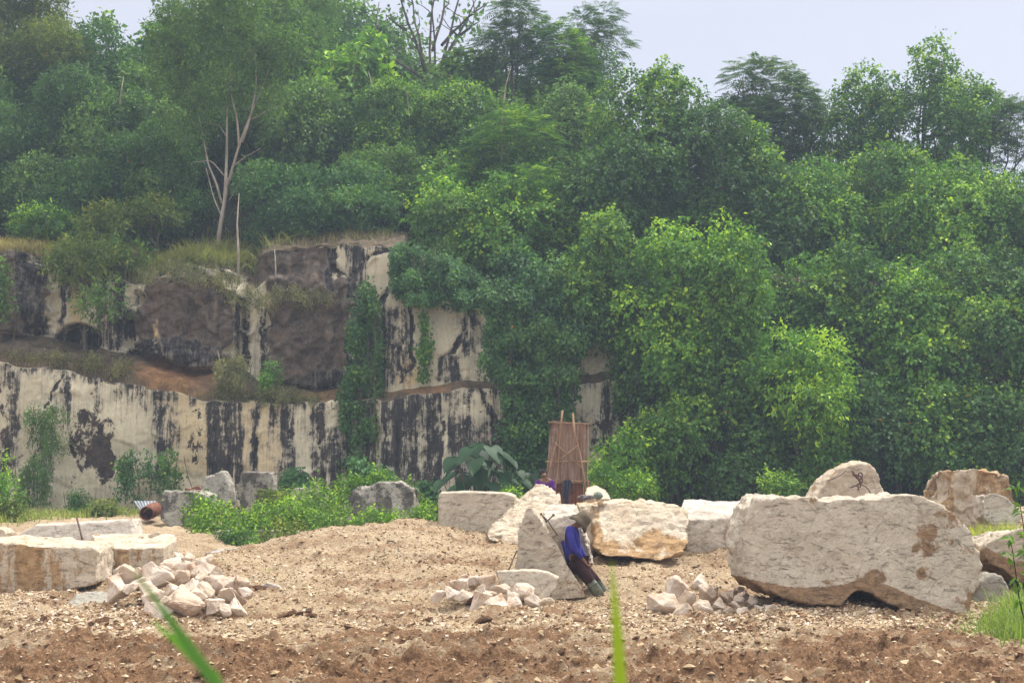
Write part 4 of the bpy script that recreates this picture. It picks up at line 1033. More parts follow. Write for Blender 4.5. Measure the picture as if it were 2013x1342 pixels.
T('vine', 'bright', 1800, 540, 860, 240, 44, 'lighter creeper column in the right hand wall of leaves')
T('vine', 'vine', 1940, 580, 900, 240, 43.6, 'creeper column near the right edge above the waisted boulder')
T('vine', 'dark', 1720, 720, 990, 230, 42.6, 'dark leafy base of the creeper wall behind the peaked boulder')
T('vine', 'vine', 1860, 740, 990, 220, 42, 'leafy base of the creeper wall left of the waisted boulder')
T('vine', 'dark', 1985, 760, 1010, 200, 41.6, 'dark leafy base of the creeper wall at the right edge')
T('vine', 'vine', 1340, 760, 990, 230, 42.4, 'leafy base of the creeper wall behind the wide cream boulder')
T('broad', 'bright', 1225, 850, 1000, 150, 41.4, 'light green shrub tree right beside the rusty shelter', dens=1.2)
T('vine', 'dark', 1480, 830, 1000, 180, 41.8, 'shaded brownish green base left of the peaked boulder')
T('broad', 'vine', 1600, 880, 1000, 150, 41, 'low shrub behind the huge block', cat='shrub')
T('vine', 'blue', 1040, 760, 960, 110, 43.6, 'creeper hanging over the stained rock just left of the shelter', shape='col', depth=.5)
T('vine', 'dark', 1260, 640, 840, 130, 44.0, 'dark leaf mass directly right of the triangular rock patch')
T('vine', 'vine', 2110, 500, 1010, 220, 43, 'creeper wall continuing past the right edge')

# ---- the tall tree with a pale forked trunk
def forked_tree():
    r = np.random.default_rng(77)
    Y = 49.3
    b = W(428, 478, Y); root = empty('fine_leaved_tree', (b.x, Y, b.z)); tag(root, 'tall airy tree with a pale forked trunk rising from the cliff top', 'tree')
    def pth(pts, r0, r1):
        p = np.array([tuple(W(x, y, Y + dy)) for x, y, dy in pts]); t = np.linspace(0, 1, len(p) * 3)
        q = np.stack([np.interp(t, np.linspace(0, 1, len(p)), p[:, k]) for k in range(3)], 1)
        q[1:-1] = (q[:-2] + q[1:-1] * 2 + q[2:]) / 4
        return (q, np.linspace(r0, r1, len(q)))
    paths = [pth([(428, 482, 0), (432, 450, 0), (441, 400, 0), (448, 350, 0)], .085, .065),
             pth([(441, 400, 0), (444, 350, .1), (446, 280, .2), (446, 220, .3), (450, 150, .4), (440, 60, .5)], .06, .022),
             pth([(446, 370, 0), (460, 320, -.2), (472, 280, -.3), (495, 220, -.3), (520, 165, -.3), (540, 90, -.2)], .055, .02),
             pth([(470, 285, -.3), (466, 230, -.2), (454, 190, 0), (460, 110, 0)], .05, .02),
             pth([(436, 400, 0), (425, 360, 0), (408, 320, .2), (400, 270, .3), (380, 180, .4)], .05, .015),
             pth([(476, 280, -.3), (490, 240, -.6), (505, 170, -.6), (500, 90, -.5)], .04, .015),
             pth([(438, 430, 0), (420, 390, .1), (405, 330, .3)], .03, .012), pth([(455, 330, 0), (480, 310, -.3), (512, 292, -.5)], .03, .01),
             pth([(440, 345, .1), (415, 315, .2), (375, 320, .3)], .025, .008), pth([(446, 270, .2), (430, 245, .3), (395, 240, .3)], .02, .008),
             pth([(495, 235, -.3), (530, 215, -.4), (560, 205, -.4)], .02, .008), pth([(450, 395, 0), (470, 360, -.2), (495, 335, -.3), (500, 350, -.3)], .02, .008)]
    tv, tf = tubes(paths, 8); link('trunk', np_mesh('trunk', tv, tf, True), BARKP, root)
    Vs, Cs = [], []
    for k, (px, t, bt, w, dn) in enumerate([(430, -90, 130, 330, 1.0), (350, 20, 200, 150, .9), (520, 0, 170, 160, .9), (440, 110, 235, 200, .55), (370, 150, 300, 110, .4), (520, 140, 260, 110, .45)]):
        a, b2 = W(px, t, Y), W(px, bt, Y); c = (a + b2) / 2; rx = w / FPX * Y / 2
        V, F, Cc, P, R = make_crown(500 + k, tuple(c), (rx, rx * .8, (a.z - b2.z) / 2), 'fine', 'fine', dn * .62, 'ell')
        Vs.append(V); Cs.append(Cc)
    V = np.concatenate(Vs); link('crown', np_mesh('crown', V, np.arange(len(V)).reshape(-1, 4), False, {'col': np.concatenate(Cs)}), LEAF, root)
forked_tree()

# ---- sparse teak with bare crooked branches against the sky
def bare_teak():
    r = np.random.default_rng(31); Y = 61.5
    b = W(850, 260, Y); root = empty('teak_tree', (b.x, Y, surf_z(b.x, Y))); tag(root, 'sparse teak with bare crooked branches and hanging leaves against the sky', 'tree')
    paths, tips = [], []
    for (x0, y0, x1, y1) in ((850, 220, 845, -70), (850, 190, 870, -60), (845, 170, 800, -50), (835, 140, 770, -40), (862, 150, 912, -50), (865, 130, 935, 0), (840, 160, 745, 5), (870, 120, 905, 60), (832, 130, 790, 60), (868, 90, 960, 5), (800, 60, 760, 30), (905, 70, 940, 45), (850, 100, 860, -80)):
        p = curve_pts(W(x0, y0, Y), W(x1, y1, Y + r.normal(0, 1)), .07, r, 8); paths.append((p, np.linspace(.075, .022, 8)))
        for j in (4, 5, 6, 7): tips.append(p[j])
        for j in (3, 5):
            q = p[j] + np.array([r.normal(0, .5), r.normal(0, .5), abs(r.normal(0, .5))]); paths.append((curve_pts(p[j], q, .1, r, 4), np.linspace(.03, .012, 4))); tips.append(q)
    g = W(850, 220, Y); paths.append((curve_pts((g.x, Y, surf_z(g.x, Y) - .2), g, .02, r, 6), np.linspace(.16, .09, 6)))
    tv, tf = tubes(paths, 6); link('trunk', np_mesh('trunk', tv, tf, True), BARK, root)
    C = np.repeat(np.array(tips), 3, 0) + r.normal(0, .17, (len(tips) * 3, 3)); n = len(C)
    D = unit(r.normal(0, .6, (n, 3)) + np.array([0, 0, -.8])); N = unit(r.normal(0, .6, (n, 3)) + np.array([0, -.6, .5]))
    L = .30 * (.55 + .6 * r.random(n))
    V, Cc = leaves(C, D, N, L, L * .75, colours(r, n, 'teak', r.random(n), r.random(n)), .12, .25)
    link('crown', np_mesh('crown', V, np.arange(len(V)).reshape(-1, 4), False, {'col': Cc}), LEAF, root)
bare_teak()
# ---- undergrowth and rear trees filling the hillside (copies of a few shapes)
def proto_bush(kind, pal, seed, rad, dens, lsz=1.0):
    V, F, C, P, R = make_crown(seed, (0, 0, rad[2] + .3), rad, kind, pal, dens, 'dome', None, lsz)
    r = np.random.default_rng(seed)
    tv, tf = make_trunk(r, (0, 0, -.4), (0, 0, rad[2] + .3), rad, P, R, .06, 7)
    return np_mesh('crown', V, F, False, {'col': C}), np_mesh('trunk', tv, tf, True)
for me in (): pass
PROT = [proto_bush('vine', 'vine', 901, (2.0, 1.7, 1.7), 1.0), proto_bush('vine', 'dark', 902, (1.9, 1.6, 1.8), 1.0), proto_bush('broad', 'fine', 903, (1.8, 1.6, 1.7), 1.0),
        proto_bush('feather', 'vine', 904, (1.9, 1.6, 1.6), 1.1), proto_bush('fine', 'fine', 905, (1.9, 1.6, 1.9), 1.1), proto_bush('fine', 'dark', 906, (1.8, 1.6, 1.8), 1.1), proto_bush('vine', 'bright', 907, (1.8, 1.6, 1.6), 1.0)]
for a, b in PROT: a.materials.append(LEAF); b.materials.append(BARK)
rf = random.Random(9)
def fill(px, Y, k, s, label, group, name='undergrowth_bush', z=None, sz=None):
    x = (px - CX) / FPX * Y
    o = empty(name, (x, Y, (surf_z(x, Y) - .1) if z is None else z)); tag(o, label, 'bush' if 'bush' in name else 'tree', group)
    c = link('crown', PROT[k][0], None, o, (0, 0, 0)); link('trunk', PROT[k][1], None, o, (0, 0, 0))
    o.scale = (s * rf.uniform(.9, 1.15), s, (sz or s) * rf.uniform(.9, 1.1)); o.rotation_euler = (0, 0, rf.uniform(0, 6.28))
    return o
UL, UG = 'green bush in the undergrowth between the hillside trees', 'undergrowth on the hillside'
for (Y, step, s, p0, p1, ks) in ((51, 100, .85, -60, 900, (4, 5, 2, 5)), (54, 110, 1.05, -60, 1100, (5, 4, 1, 2)), (57.5, 115, 1.2, -80, 1300, (5, 0, 2, 4, 3)), (62, 125, 1.35, -80, 1150, (5, 4, 1)),
                                 (48.5, 105, 1.0, 880, 2100, (0, 1, 6, 1)), (51, 115, 1.0, 950, 2100, (1, 0, 3)), (54, 120, 1.0, 1200, 2120, (0, 1, 3, 6))):
    px = p0
    while px < p1:
        k = ks[rf.randrange(len(ks))]
        if not (Y < 50 and px < 480) and not (Y == 51 and px < 560 and px > 330):
            fill(px + rf.uniform(-25, 25), Y + rf.uniform(-.7, .7), k, s * rf.uniform(.85, 1.15), UL, UG)
        px += step * rf.uniform(.85, 1.15)
BL, BG = 'tree in the back row near the top of the hill', 'trees along the top of the hill'
for px, Y, k, s in ((20, 66, 5, 1.9), (110, 67, 1, 1.5), (330, 66, 4, 1.8), (420, 68, 5, 2.1), (520, 66, 4, 2.2), (610, 68, 2, 2.3), (700, 66, 1, 1.9), (780, 68, 2, 1.7), (950, 66, 1, 1.5), (1060, 66, 1, 1.7), (1150, 64, 1, 1.4), (1240, 60, 0, 1.1)):
    fill(px, Y, k, s, BL, BG, 'hilltop_tree')
# lip of the cliff on the right, and the foot of the creeper wall
LL, LG = 'creeper bush spilling over the hidden cliff edge on the right', 'creeper bushes along the cliff edge'
for px, z, k, s in ((1150, 7.8, 0, .8), (1250, 7.2, 1, .9), (1390, 6.8, 0, .9), (1500, 6.8, 1, .9), (1600, 7.3, 6, .9), (1690, 7.2, 0, 1.0), (1790, 7.4, 6, .9), (1890, 7.4, 0, 1.0), (1990, 7.6, 1, 1.0), (2090, 7.2, 0, 1.0),
                    (1560, 4.9, 1, .9), (1650, 5.2, 0, .8), (1770, 5.2, 1, .9), (1890, 5.0, 6, .9), (2000, 5.2, 0, .9), (1300, 4.2, 1, .8), (1500, 3.8, 0, .8), (1690, 3.2, 1, .9), (1830, 3.2, 0, .9), (1960, 3.0, 1, .8), (1400, 2.6, 1, .8), (1640, 1.6, 5, .7), (1780, 1.6, 1, .7), (1920, 1.6, 5, .7), (1270, 1.7, 1, .7)):
    fill(px, 44.9, k, s, LL, LG, 'creeper_bush', z=z - 1.6)

# ------------------------------------------------------------------ plants on the cliff
def in_poly(px, py, poly):
    c = np.zeros(px.shape, bool); n = len(poly)
    for i in range(n):
        x0, y0 = poly[i]; x1, y1 = poly[i - 1]
        t = ((y0 > py) != (y1 > py)) & (px < (x1 - x0) * (py - y0) / (y1 - y0 + 1e-9) + x0); c ^= t
    return c
def creeper(name, poly, Y, n, pal, label, cat='creeper', lf=.12, thick=.35, seed=0, stems=6, clumpy=1.0, aspect=.75, hang=.6, group=None):
    r = np.random.default_rng(400 + seed)
    xs = [p[0] for p in poly]; ysx = [p[1] for p in poly]
    px = r.uniform(min(xs), max(xs), n * 8); py = r.uniform(min(ysx), max(ysx), n * 8)
    nz_ = fbm(px * .035 + seed, py * .028, o=3)
    k = in_poly(px + 12 * fbm(px * .04, py * .04 + 7, o=2), py, poly) & (nz_ + r.normal(0, .25, len(px)) > -.1 * (2 - clumpy) + (.1 * clumpy - .1))
    px, py, nz_ = px[k][:n], py[k][:n], nz_[k][:n]; n = len(px)
    P = np.array([tuple(W(a, b, Y)) for a, b in zip(px, py)])
    P[:, 1] -= np.clip(.08 + thick * (nz_ + .4) * (.5 + .7 * r.random(n)), 0.03, 2)
    kk = 6; C = P[:, None] + r.normal(0, lf * .7, (n, kk, 3)) + np.array([0, 0, -1.0]) * (np.arange(kk) * lf * .45)[None, :, None]
    D = unit(r.normal(0, .5, C.shape) + np.array([0, -.35, -hang])); N = unit(r.normal(0, .35, C.shape) + np.array([0, -.6, .7]))
    L = lf * (.6 + .7 * r.random(n * kk)); col = colours(r, n * kk, pal, np.repeat(np.clip(nz_ + .5, 0, 1), kk), np.repeat(r.random(n), kk))
    V, Cc = leaves(C.reshape(-1, 3), D.reshape(-1, 3), N.reshape(-1, 3), L, L * aspect, col, .15, .15)
    gx_ = P[:, 0].mean(); gz_ = P[:, 2].min(); root = empty(name, (gx_, Y, gz_)); tag(root, label, cat, group)
    link('foliage', np_mesh('foliage', V, np.arange(len(V)).reshape(-1, 4), False, {'col': Cc}), LEAF, root)
    paths = []
    for i in range(stems):
        a = P[r.integers(n)]; b = np.array([a[0] + r.normal(0, .15), a[1] + .05, P[:, 2].max() * .7 + a[2] * .3]); b2 = np.array([a[0] + r.normal(0, .2), a[1], P[:, 2].min() + .1])
        paths.append((curve_pts(b, b2, .04, r, 7), np.full(7, .012)))
    for p_ in paths:
        tv, tf = tubes([p_], 4); link('stem', np_mesh('stem', tv, tf, True), BARK, root)
    return root
creeper('hanging_creeper', [(695, 560), (735, 555), (752, 620), (748, 770), (742, 960), (672, 970), (668, 780), (690, 700)], 44.7, 1700, 'dark', 'dark creeper hanging down a cleft over both cliff tiers in the middle', seed=1, thick=.6, clumpy=.75)
creeper('hanging_creeper', [(826, 600), (838, 600), (842, 680), (836, 740), (828, 740), (832, 660)], 44.5, 130, 'vine', 'thin creeper strand hanging down the cream cliff panel', seed=2, thick=.1, stems=1)
creeper('hanging_creeper', [(940, 560), (1000, 540), (1060, 640), (1080, 800), (1050, 960), (1015, 960), (1000, 830), (985, 760), (950, 700), (960, 640)], 43.95, 3000, 'dark', 'creeper curtain over the cliff right of the cream panel', seed=3, thick=.8, clumpy=.8)
creeper('hanging_creeper', [(1055, 620), (1145, 640), (1140, 730), (1120, 790), (1130, 880), (1075, 860), (1060, 800)], 43.7, 2600, 'dark', 'dark creeper between the curtain and the triangular white rock patch', seed=4, thick=.6)
creeper('hanging_creeper', [(770, 490), (800, 480), (850, 500), (930, 520), (960, 560), (940, 600), (900, 595), (800, 590), (775, 560)], 44.9, 2200, 'blue', 'tangled green creeper draped above the cream cliff panel', seed=5, thick=.8, lf=.1)
creeper('cliff_shrub', [(60, 800), (125, 790), (145, 840), (130, 885), (95, 890), (60, 870)], 43.7, 420, 'fine', 'small green shrub growing out of the pale lower cliff, far left', 'shrub', lf=.11, aspect=.3, seed=6, thick=.5)
creeper('cliff_shrub', [(50, 905), (90, 890), (110, 930), (95, 985), (50, 990), (40, 950)], 43.6, 380, 'fine', 'green shrub low on the cliff under the far left one', 'shrub', lf=.11, aspect=.35, seed=7, thick=.6)
creeper('cliff_shrub', [(135, 975), (165, 960), (185, 990), (180, 1015), (140, 1012)], 43, 240, 'vine', 'low shrub at the cliff foot right of the far left shrubs', 'shrub', lf=.12, aspect=.35, seed=8, thick=.4)
creeper('cliff_shrub', [(240, 890), (300, 880), (312, 935), (300, 985), (215, 1000), (235, 940)], 43.6, 110, 'blue', 'thin leafy plant sprawling on the cliff foot above the grey metal sheet', 'shrub', lf=.12, aspect=.5, seed=9, thick=.3, clumpy=1.6)
creeper('cliff_shrub', [(320, 890), (352, 880), (362, 930), (350, 965), (325, 960)], 43.6, 120, 'vine', 'leafy plant on the cliff foot behind the squat grey block', 'shrub', lf=.12, aspect=.5, seed=10, thick=.4)
creeper('cliff_shrub', [(560, 925), (590, 915), (608, 935), (600, 955), (560, 958)], 42.5, 170, 'blue', 'round dark leaved plant at the cliff foot right of the upright mottled block', 'shrub', lf=.15, aspect=.8, seed=11, thick=.5)
creeper('cliff_shrub', [(515, 715), (550, 705), (565, 730), (540, 750), (515, 745)], 44.6, 150, 'vine', 'small green shrub on the ledge between the cliff tiers, centre left', 'shrub', lf=.12, aspect=.4, seed=12, thick=.5)
creeper('cliff_shrub', [(20, 690), (170, 690), (250, 700), (260, 735), (150, 722), (60, 712)], 44.9, 500, 'dry', 'dull green weeds along the ledge under the left upper tier', 'weeds', lf=.1, aspect=.3, seed=13, thick=.5)
creeper('cliff_shrub', [(430, 700), (480, 690), (505, 740), (650, 775), (640, 790), (480, 790), (430, 770)], 44.6, 900, 'dry', 'grey green brush along the middle of the ledge', 'weeds', lf=.1, aspect=.3, seed=14, thick=.5)
creeper('cliff_shrub', [(235, 905), (255, 880), (262, 925), (248, 950)], 43.7, 60, 'vine', 'few leaves on a bare stem on the lower cliff face, left', 'shrub', lf=.12, seed=15, thick=.2)
creeper('cliff_shrub', [(480, 560), (640, 560), (660, 590), (560, 600), (480, 600)], 45.9, 480, 'dry', 'sparse dry twiggy brush on the grey soil slope over the brown face', 'weeds', lf=.09, seed=16, thick=.4, aspect=.25)
creeper('cliff_shrub', [(270, 525), (330, 512), (420, 520), (478, 545), (470, 590), (430, 560), (380, 545), (320, 540), (285, 560)], 45.1, 520, 'dry', 'dry twiggy scrub hanging over the top of the dark rounded rock', 'scrub', lf=.1, seed=18, thick=.5, aspect=.25, clumpy=.8)
creeper('cliff_shrub', [(780, 1000), (770, 930), (700, 900), (690, 960), (720, 990), (860, 1005), (868, 960), (845, 940)], 41.5, 900, 'blue', 'dark leafy growth at the cliff foot behind the creeper covered boulder', 'shrub', seed=17, thick=.5, lf=.14)

# slender bushes and trees on the cliff edge
T('fine', 'olive', 205, 385, 500, 90, 47.2, 'yellow green feathery sapling on the cliff edge at the left', lsz=1.1, dens=.9, n=10, name='sapling')
T('fine', 'olive', 185, 450, 590, 210, 46.2, 'loose yellow green bush draped over the left cliff edge', cat='bush', dens=.6, name='cliff_edge_bush', n=16)
T('fine', 'fine', 250, 470, 560, 120, 46.6, 'airy green bush on the cliff edge right of the draped one', cat='bush', dens=.6, name='cliff_edge_bush', n=10)
T('fine', 'fine', 205, 540, 660, 90, 44.9, 'fine leaved shrub with a pale stem standing on the left ledge', cat='shrub', dens=.85, n=12, name='ledge_shrub', tr=.035)
T('bush', 'vine', 85, 400, 500, 130, 48.6, 'leafy dark green bush above the brown rock at the far left', cat='bush', lsz=1.3, dens=.7)
T('bush', 'olive', 300, 390, 450, 120, 49.5, 'loose olive bush left of the forked trunk base', cat='bush', lsz=1.2, dens=.6)
T('bush', 'fine', 0, 500, 640, 30, 44.2, 'small leafy branch at the left edge above the ledge', cat='bush', lsz=1.2, dens=.4)
def pole(name, pts, rad, mat, label, cat, parent=None, sides=8):
    tv, tf = tubes([(np.array([tuple(W(*p)) for p in pts]), np.array(rad) if not np.isscalar(rad) else np.full(len(pts), rad))], sides)
    me = np_mesh(name, tv, tf, True)
    if parent is not None: return link(name, me, mat, parent)
    c = W(*pts[0]); me.transform(Matrix.Translation(-c)); o = link(name, me, mat, None, c); tag(o, label, cat); return o
pole('bare_sapling', [(468, 560, 46.2), (469, 500, 46.3), (466, 440, 46.5), (470, 380, 46.7)], [.045, .04, .03, .015], BARKP, 'thin straight pale sapling stem standing on the cliff edge', 'sapling')
pole('bare_sapling', [(541, 560, 46.0), (542, 530, 46.1), (540, 490, 46.2)], [.03, .025, .012], BARKP, 'thin short bare stem on the grey soil slope', 'sapling')
for px, t, b_, Y, dx in ((690, 90, 400, 55.5, 6), (742, 140, 330, 53.4, -8), (232, 150, 330, 52.4, 5), (985, 130, 330, 50.5, 9), (808, 180, 420, 53.0, -4), (560, 200, 420, 53, 4)):
    o = pole('bare_stem_tree', [(px, b_ + 60, Y), (px + dx * .3, (t + b_) / 2, Y), (px + dx, t + 40, Y - .2), (px + dx * 2.2, t, Y - .3)], [.045, .038, .025, .01], BARKP, 'thin pale leafless stem showing between the tree crowns', 'stem tree'); o['group'] = 'thin pale stems among the crowns'
for k, pts in enumerate([[(430, 770, 44.4), (437, 735, 44.3), (428, 690, 44.3)], [(447, 765, 44.4), (452, 720, 44.3), (460, 680, 44.3)]]):
    pole('dry_shrub', pts, [.03, .02, .008], BARKP, ('left', 'right')[k] + ' one of two leafless shrubs on the ledge below the dark boulder', 'shrub')

# ------------------------------------------------------------------ grasses
def blades(n, P, H, wid, c1, c2, r, lean=.45, seg=4, dirb=None):
    a = r.uniform(0, 6.28, n); d = np.stack([np.cos(a), np.sin(a), 0 * a], 1)
    if dirb is not None: d = unit(d + np.array(dirb))
    s = np.stack([-d[:, 1], d[:, 0], 0 * a], 1); ln = lean * (.3 + 1.1 * r.random(n))
    t = np.linspace(0, 1, seg + 1)
    c = P[:, None] + np.array([0, 0, 1.0]) * (t[None, :, None] * (1 - .35 * ln[:, None, None] * t[None, :, None])) * H[:, None, None] + d[:, None] * (t[None, :, None] ** 2) * (ln * H)[:, None, None]
    w = wid * np.array([.7, 1, .85, .55, .03])[:seg + 1]
    A = c - s[:, None] * w[None, :, None] / 2; B = c + s[:, None] * w[None, :, None] / 2
    V = np.stack([A, B], 2).reshape(n, -1, 3); m_ = 2 * (seg + 1)
    f = np.array([[2 * i, 2 * i + 1, 2 * i + 3, 2 * i + 2] for i in range(seg)])
    F = (np.arange(n)[:, None, None] * m_ + f[None]).reshape(-1, 4)
    tt = r.random((n, 1)); col = np.array(c1) * (1 - tt) + np.array(c2) * tt
    return V.reshape(-1, 3), F, np.repeat(col, m_, 0)
def grass(name, spots, label, wid, c1, c2, seed, lean=.45, dirb=None, cat='grass'):
    """spots: (px, py or None, Y, spread_x m, spread_y m, n, height)"""
    r = np.random.default_rng(seed); Vs, Fs, Cs, b = [], [], [], 0
    for (px, Y, sx, sy, n, h) in spots:
        x = (px - CX) / FPX * Y + r.normal(0, sx, n); y = Y + r.normal(0, sy, n)
        z = np.array([surf_z(a, c) for a, c in zip(x, y)]) - .03
        V, F, C = blades(n, np.stack([x, y, z], 1), h * (.5 + .7 * r.random(n)), wid, c1, c2, r, lean, dirb=dirb)
        Vs.append(V); Fs.append(F + b); Cs.append(C); b += len(V)
    o = link(name, np_mesh(name, np.concatenate(Vs), np.concatenate(Fs), False, {'col': np.concatenate(Cs)}), GRASS)
    tag(o, label, cat, kind='stuff'); return o
grass('dry_grass', [(px, 46.6 + .3 * i % 1, .8, .7, 260, .45) for i, px in enumerate(range(-40, 110, 30))] + [(px, 47.8, .9, .8, 260, .5) for px in range(-40, 130, 40)], 'pale dry grass on the cliff edge at the far left', .03, (0.20, 0.18, 0.09), (0.38, 0.31, 0.18), 1, .8)
grass('tall_grass', [(px, 47.5, .9, .6, 300, .75) for px in range(240, 470, 32)] + [(px, 48.6, 1.0, .7, 240, 1.0) for px in range(230, 470, 40)] + [(px, 50, 1.2, .8, 200, .9) for px in range(120, 480, 50)], 'tall drooping grey green grass on the cliff edge around the forked trunk', .035, (0.12, 0.15, 0.06), (0.26, 0.25, 0.13), 2, 1.1)
grass('ledge_grass', [(px, 45.2, .8, .45, 200, .4) for px in range(-30, 650, 34)] + [(px, 45.0, .6, .4, 260, .5) for px in (30, 80, 130, 180, 430, 470)], 'thin brownish grass along the ledge', .022, (0.13, 0.11, 0.06), (0.28, 0.22, 0.13), 3, .7)
grass('slope_grass', [(px, 47.8, 1.0, .8, 160, .45) for px in range(470, 800, 45)], 'thin dead grass over the grey soil slope', .02, (0.10, 0.09, 0.06), (0.22, 0.19, 0.13), 4, .8)
grass('green_grass', [(px, 42.0, .9, .7, 200, .35) for px in range(-30, 260, 40)] + [(px, 38, 1, 1, 160, .35) for px in range(-20, 120, 50)], 'low yellowish grass at the cliff foot on the left', .03, (0.14, 0.20, 0.04), (0.30, 0.32, 0.12), 5, .7)
grass('verge_grass', [(1935, 25.2, .35, .25, 420, .3), (1985, 25.0, .35, .3, 520, .38), (2040, 25, .4, .3, 300, .4), (1920, 26, .3, .2, 200, .25)], 'yellow green grass tuft between the boulders at the right edge', .014, (0.22, 0.28, 0.06), (0.42, 0.45, 0.14), 6, .6)
grass('verge_grass', [(1995, 19.6, .18, .25, 420, .5), (1965, 18.8, .22, .35, 320, .35), (1930, 18.2, .35, .35, 260, .2), (2025, 18.3, .25, .5, 700, .55), (2000, 17.3, .25, .4, 400, .38), (1890, 18.3, .4, .3, 130, .12), (2040, 16.6, .3, .5, 500, .45)], 'green grass and weeds growing at the lower right corner', .012, (0.09, 0.17, 0.03), (0.26, 0.34, 0.08), 7, .6)
grass('sprouts', [(545, 24.9, .12, .08, 60, .06), (325, 14.0, .05, .05, 30, .05), (690, 14.2, .1, .05, 30, .05), (655, 13.6, .06, .04, 30, .06)], 'tiny green sprouts in the mud', .008, (0.12, 0.25, 0.03), (0.25, 0.4, 0.06), 8, .6)

# bright weeds in front of the cliff
random.seed(4)
for (px, top, bot, w, Y, pal, lb) in ((430, 985, 1075, 120, 35, 'weed', 'bright green bush at the left of the weed patch'), (395, 970, 1040, 70, 36.5, 'weed', 'bright bush against the squat grey block'), (505, 990, 1080, 110, 34.6, 'weed', 'bright bush below the upright mottled block'),
                                      (575, 985, 1075, 110, 35, 'weed', 'light green bush in the middle of the weed patch'), (620, 955, 1040, 110, 37, 'weed', 'tall bright bush behind the weed patch'), (690, 940, 1000, 90, 38.6, 'weed', 'light bush left of the creeper covered boulder'), (745, 933, 975, 80, 38.8, 'weed', 'light green creepers topping the wide grey boulder'),
                                      (655, 1000, 1070, 100, 34.6, 'weed', 'bright bush in front of the stone kerb'), (735, 1005, 1062, 110, 34, 'weed', 'low bright bush just behind the gravel mound'), (800, 950, 1010, 60, 38.2, 'vine', 'green creeper bush on the right end of the wide grey boulder'),
                                      (830, 1000, 1040, 80, 34, 'weed', 'low bright weeds left of the sawn oblong block'), (545, 960, 1000, 60, 37.4, 'olive', 'dull weeds right of the upright mottled block'), (465, 1030, 1090, 90, 33, 'vine', 'dark green weeds under the kerb, above the grey pipe'), (560, 1035, 1085, 100, 33, 'olive', 'straggly olive weeds on the kerb'),
                                      (-10, 900, 1035, 90, 38, 'bright', 'bright bush cut by the left picture edge at the cliff foot'), (25, 985, 1040, 80, 38, 'olive', 'low olive weeds beside the bright bush at the left edge'), (1005, 958, 990, 30, 34, 'weed', 'small bright weed behind the sawn oblong block'), (1250, 930, 985, 110, 39, 'bright', 'leafy weeds behind the wide cream boulder'), (1190, 910, 970, 60, 39.5, 'bright', 'young bright weeds right of the shelter'),
                                      (1520, 930, 990, 90, 38, 'vine', 'strap leaved plant behind the huge block'), (880, 985, 1010, 50, 36, 'vine', 'dark weeds behind the left end of the sawn block'), (200, 992, 1012, 60, 41, 'olive', 'thin weeds at the cliff foot left of the grey metal sheet')):
    T('bush', pal, px, top, bot, w, Y, lb, cat='weeds', name='weed_bush', limbs=6, tr=.02, lsz=.95, dens=1.0)

# ------------------------------------------------------------------ plant with big heart shaped leaves
def heart_leaf(r, base, direc, L, col):
    d = unit(np.array(direc)); up = np.array([0, 0, 1.0]); s = unit(np.cross(d, up)); n = np.cross(s, d)
    prof = [(0.0, .02), (-.10, .22), (-.02, .40), (.18, .48), (.42, .43), (.68, .28), (.88, .11), (1.0, 0.0)]
    V, F = [], []
    for (t, w) in prof:
        c = np.array(base) + d * L * t - up * L * .38 * max(t, 0) ** 2
        for k in (-1, -.5, 0, .5, 1): V.append(c + s * w * k * L + n * (abs(k) * .09 - .03 * k * k) * L)
    for i in range(len(prof) - 1):
        for k in range(4): F.append((i * 5 + k, i * 5 + k + 1, (i + 1) * 5 + k + 1, (i + 1) * 5 + k))
    return np.array(V), np.array(F), np.tile(col, (len(V), 1))
def bigleaf():
    r = np.random.default_rng(8); Y = 36.5; b = W(935, 1000, Y); root = empty('big_leaved_plant', (b.x, Y, b.z - .2)); tag(root, 'dark green plant with big heart shaped leaves behind the sawn oblong block', 'plant')
    paths = []
    for (px, py, L, dx) in ((905, 905, .62, -.8), (925, 880, .6, -.5), (965, 878, .62, .4), (985, 890, .6, .8), (895, 930, .6, -.9), (920, 935, .66, -.2), (950, 905, .6, .3), (975, 925, .62, .7), (945, 945, .6, .1), (900, 955, .5, -.7), (1000, 940, .5, .9), (1030, 945, .5, .6), (1050, 950, .45, .8), (880, 968, .45, -.8), (940, 872, .5, -.2), (965, 950, .5, .5), (1020, 925, .35, .4), (1062, 938, .35, .5), (890, 900, .5, -.4), (935, 900, .6, -.1), (955, 885, .55, .2), (912, 960, .5, -.3), (980, 960, .5, .2), (940, 925, .6, 0), (1000, 905, .45, .5), (870, 945, .45, -.5), (990, 930, .5, .1), (930, 970, .55, .3), (1025, 960, .5, .1), (1045, 930, .4, .2)):
        p = W(px, py, Y + r.uniform(-.35, .35)); V, F, C = heart_leaf(r, tuple(p), (dx * .7, -.45 + r.normal(0, .1), -.35), L * .9, np.array([0.018, 0.055, 0.022]) * r.uniform(.8, 1.6))
        o = link('leaf', np_mesh('leaf', V, F, True, {'col': C}), LEAF, root)
        st_ = (b.x + .35 * (px - 935) / FPX * Y, Y, b.z - .1); paths.append((curve_pts(st_, p, .06, r, 6), np.linspace(.022, .009, 6)))
    tv, tf = tubes(paths, 6); link('stem', np_mesh('stem', tv, tf, True), BARK, root)
bigleaf()
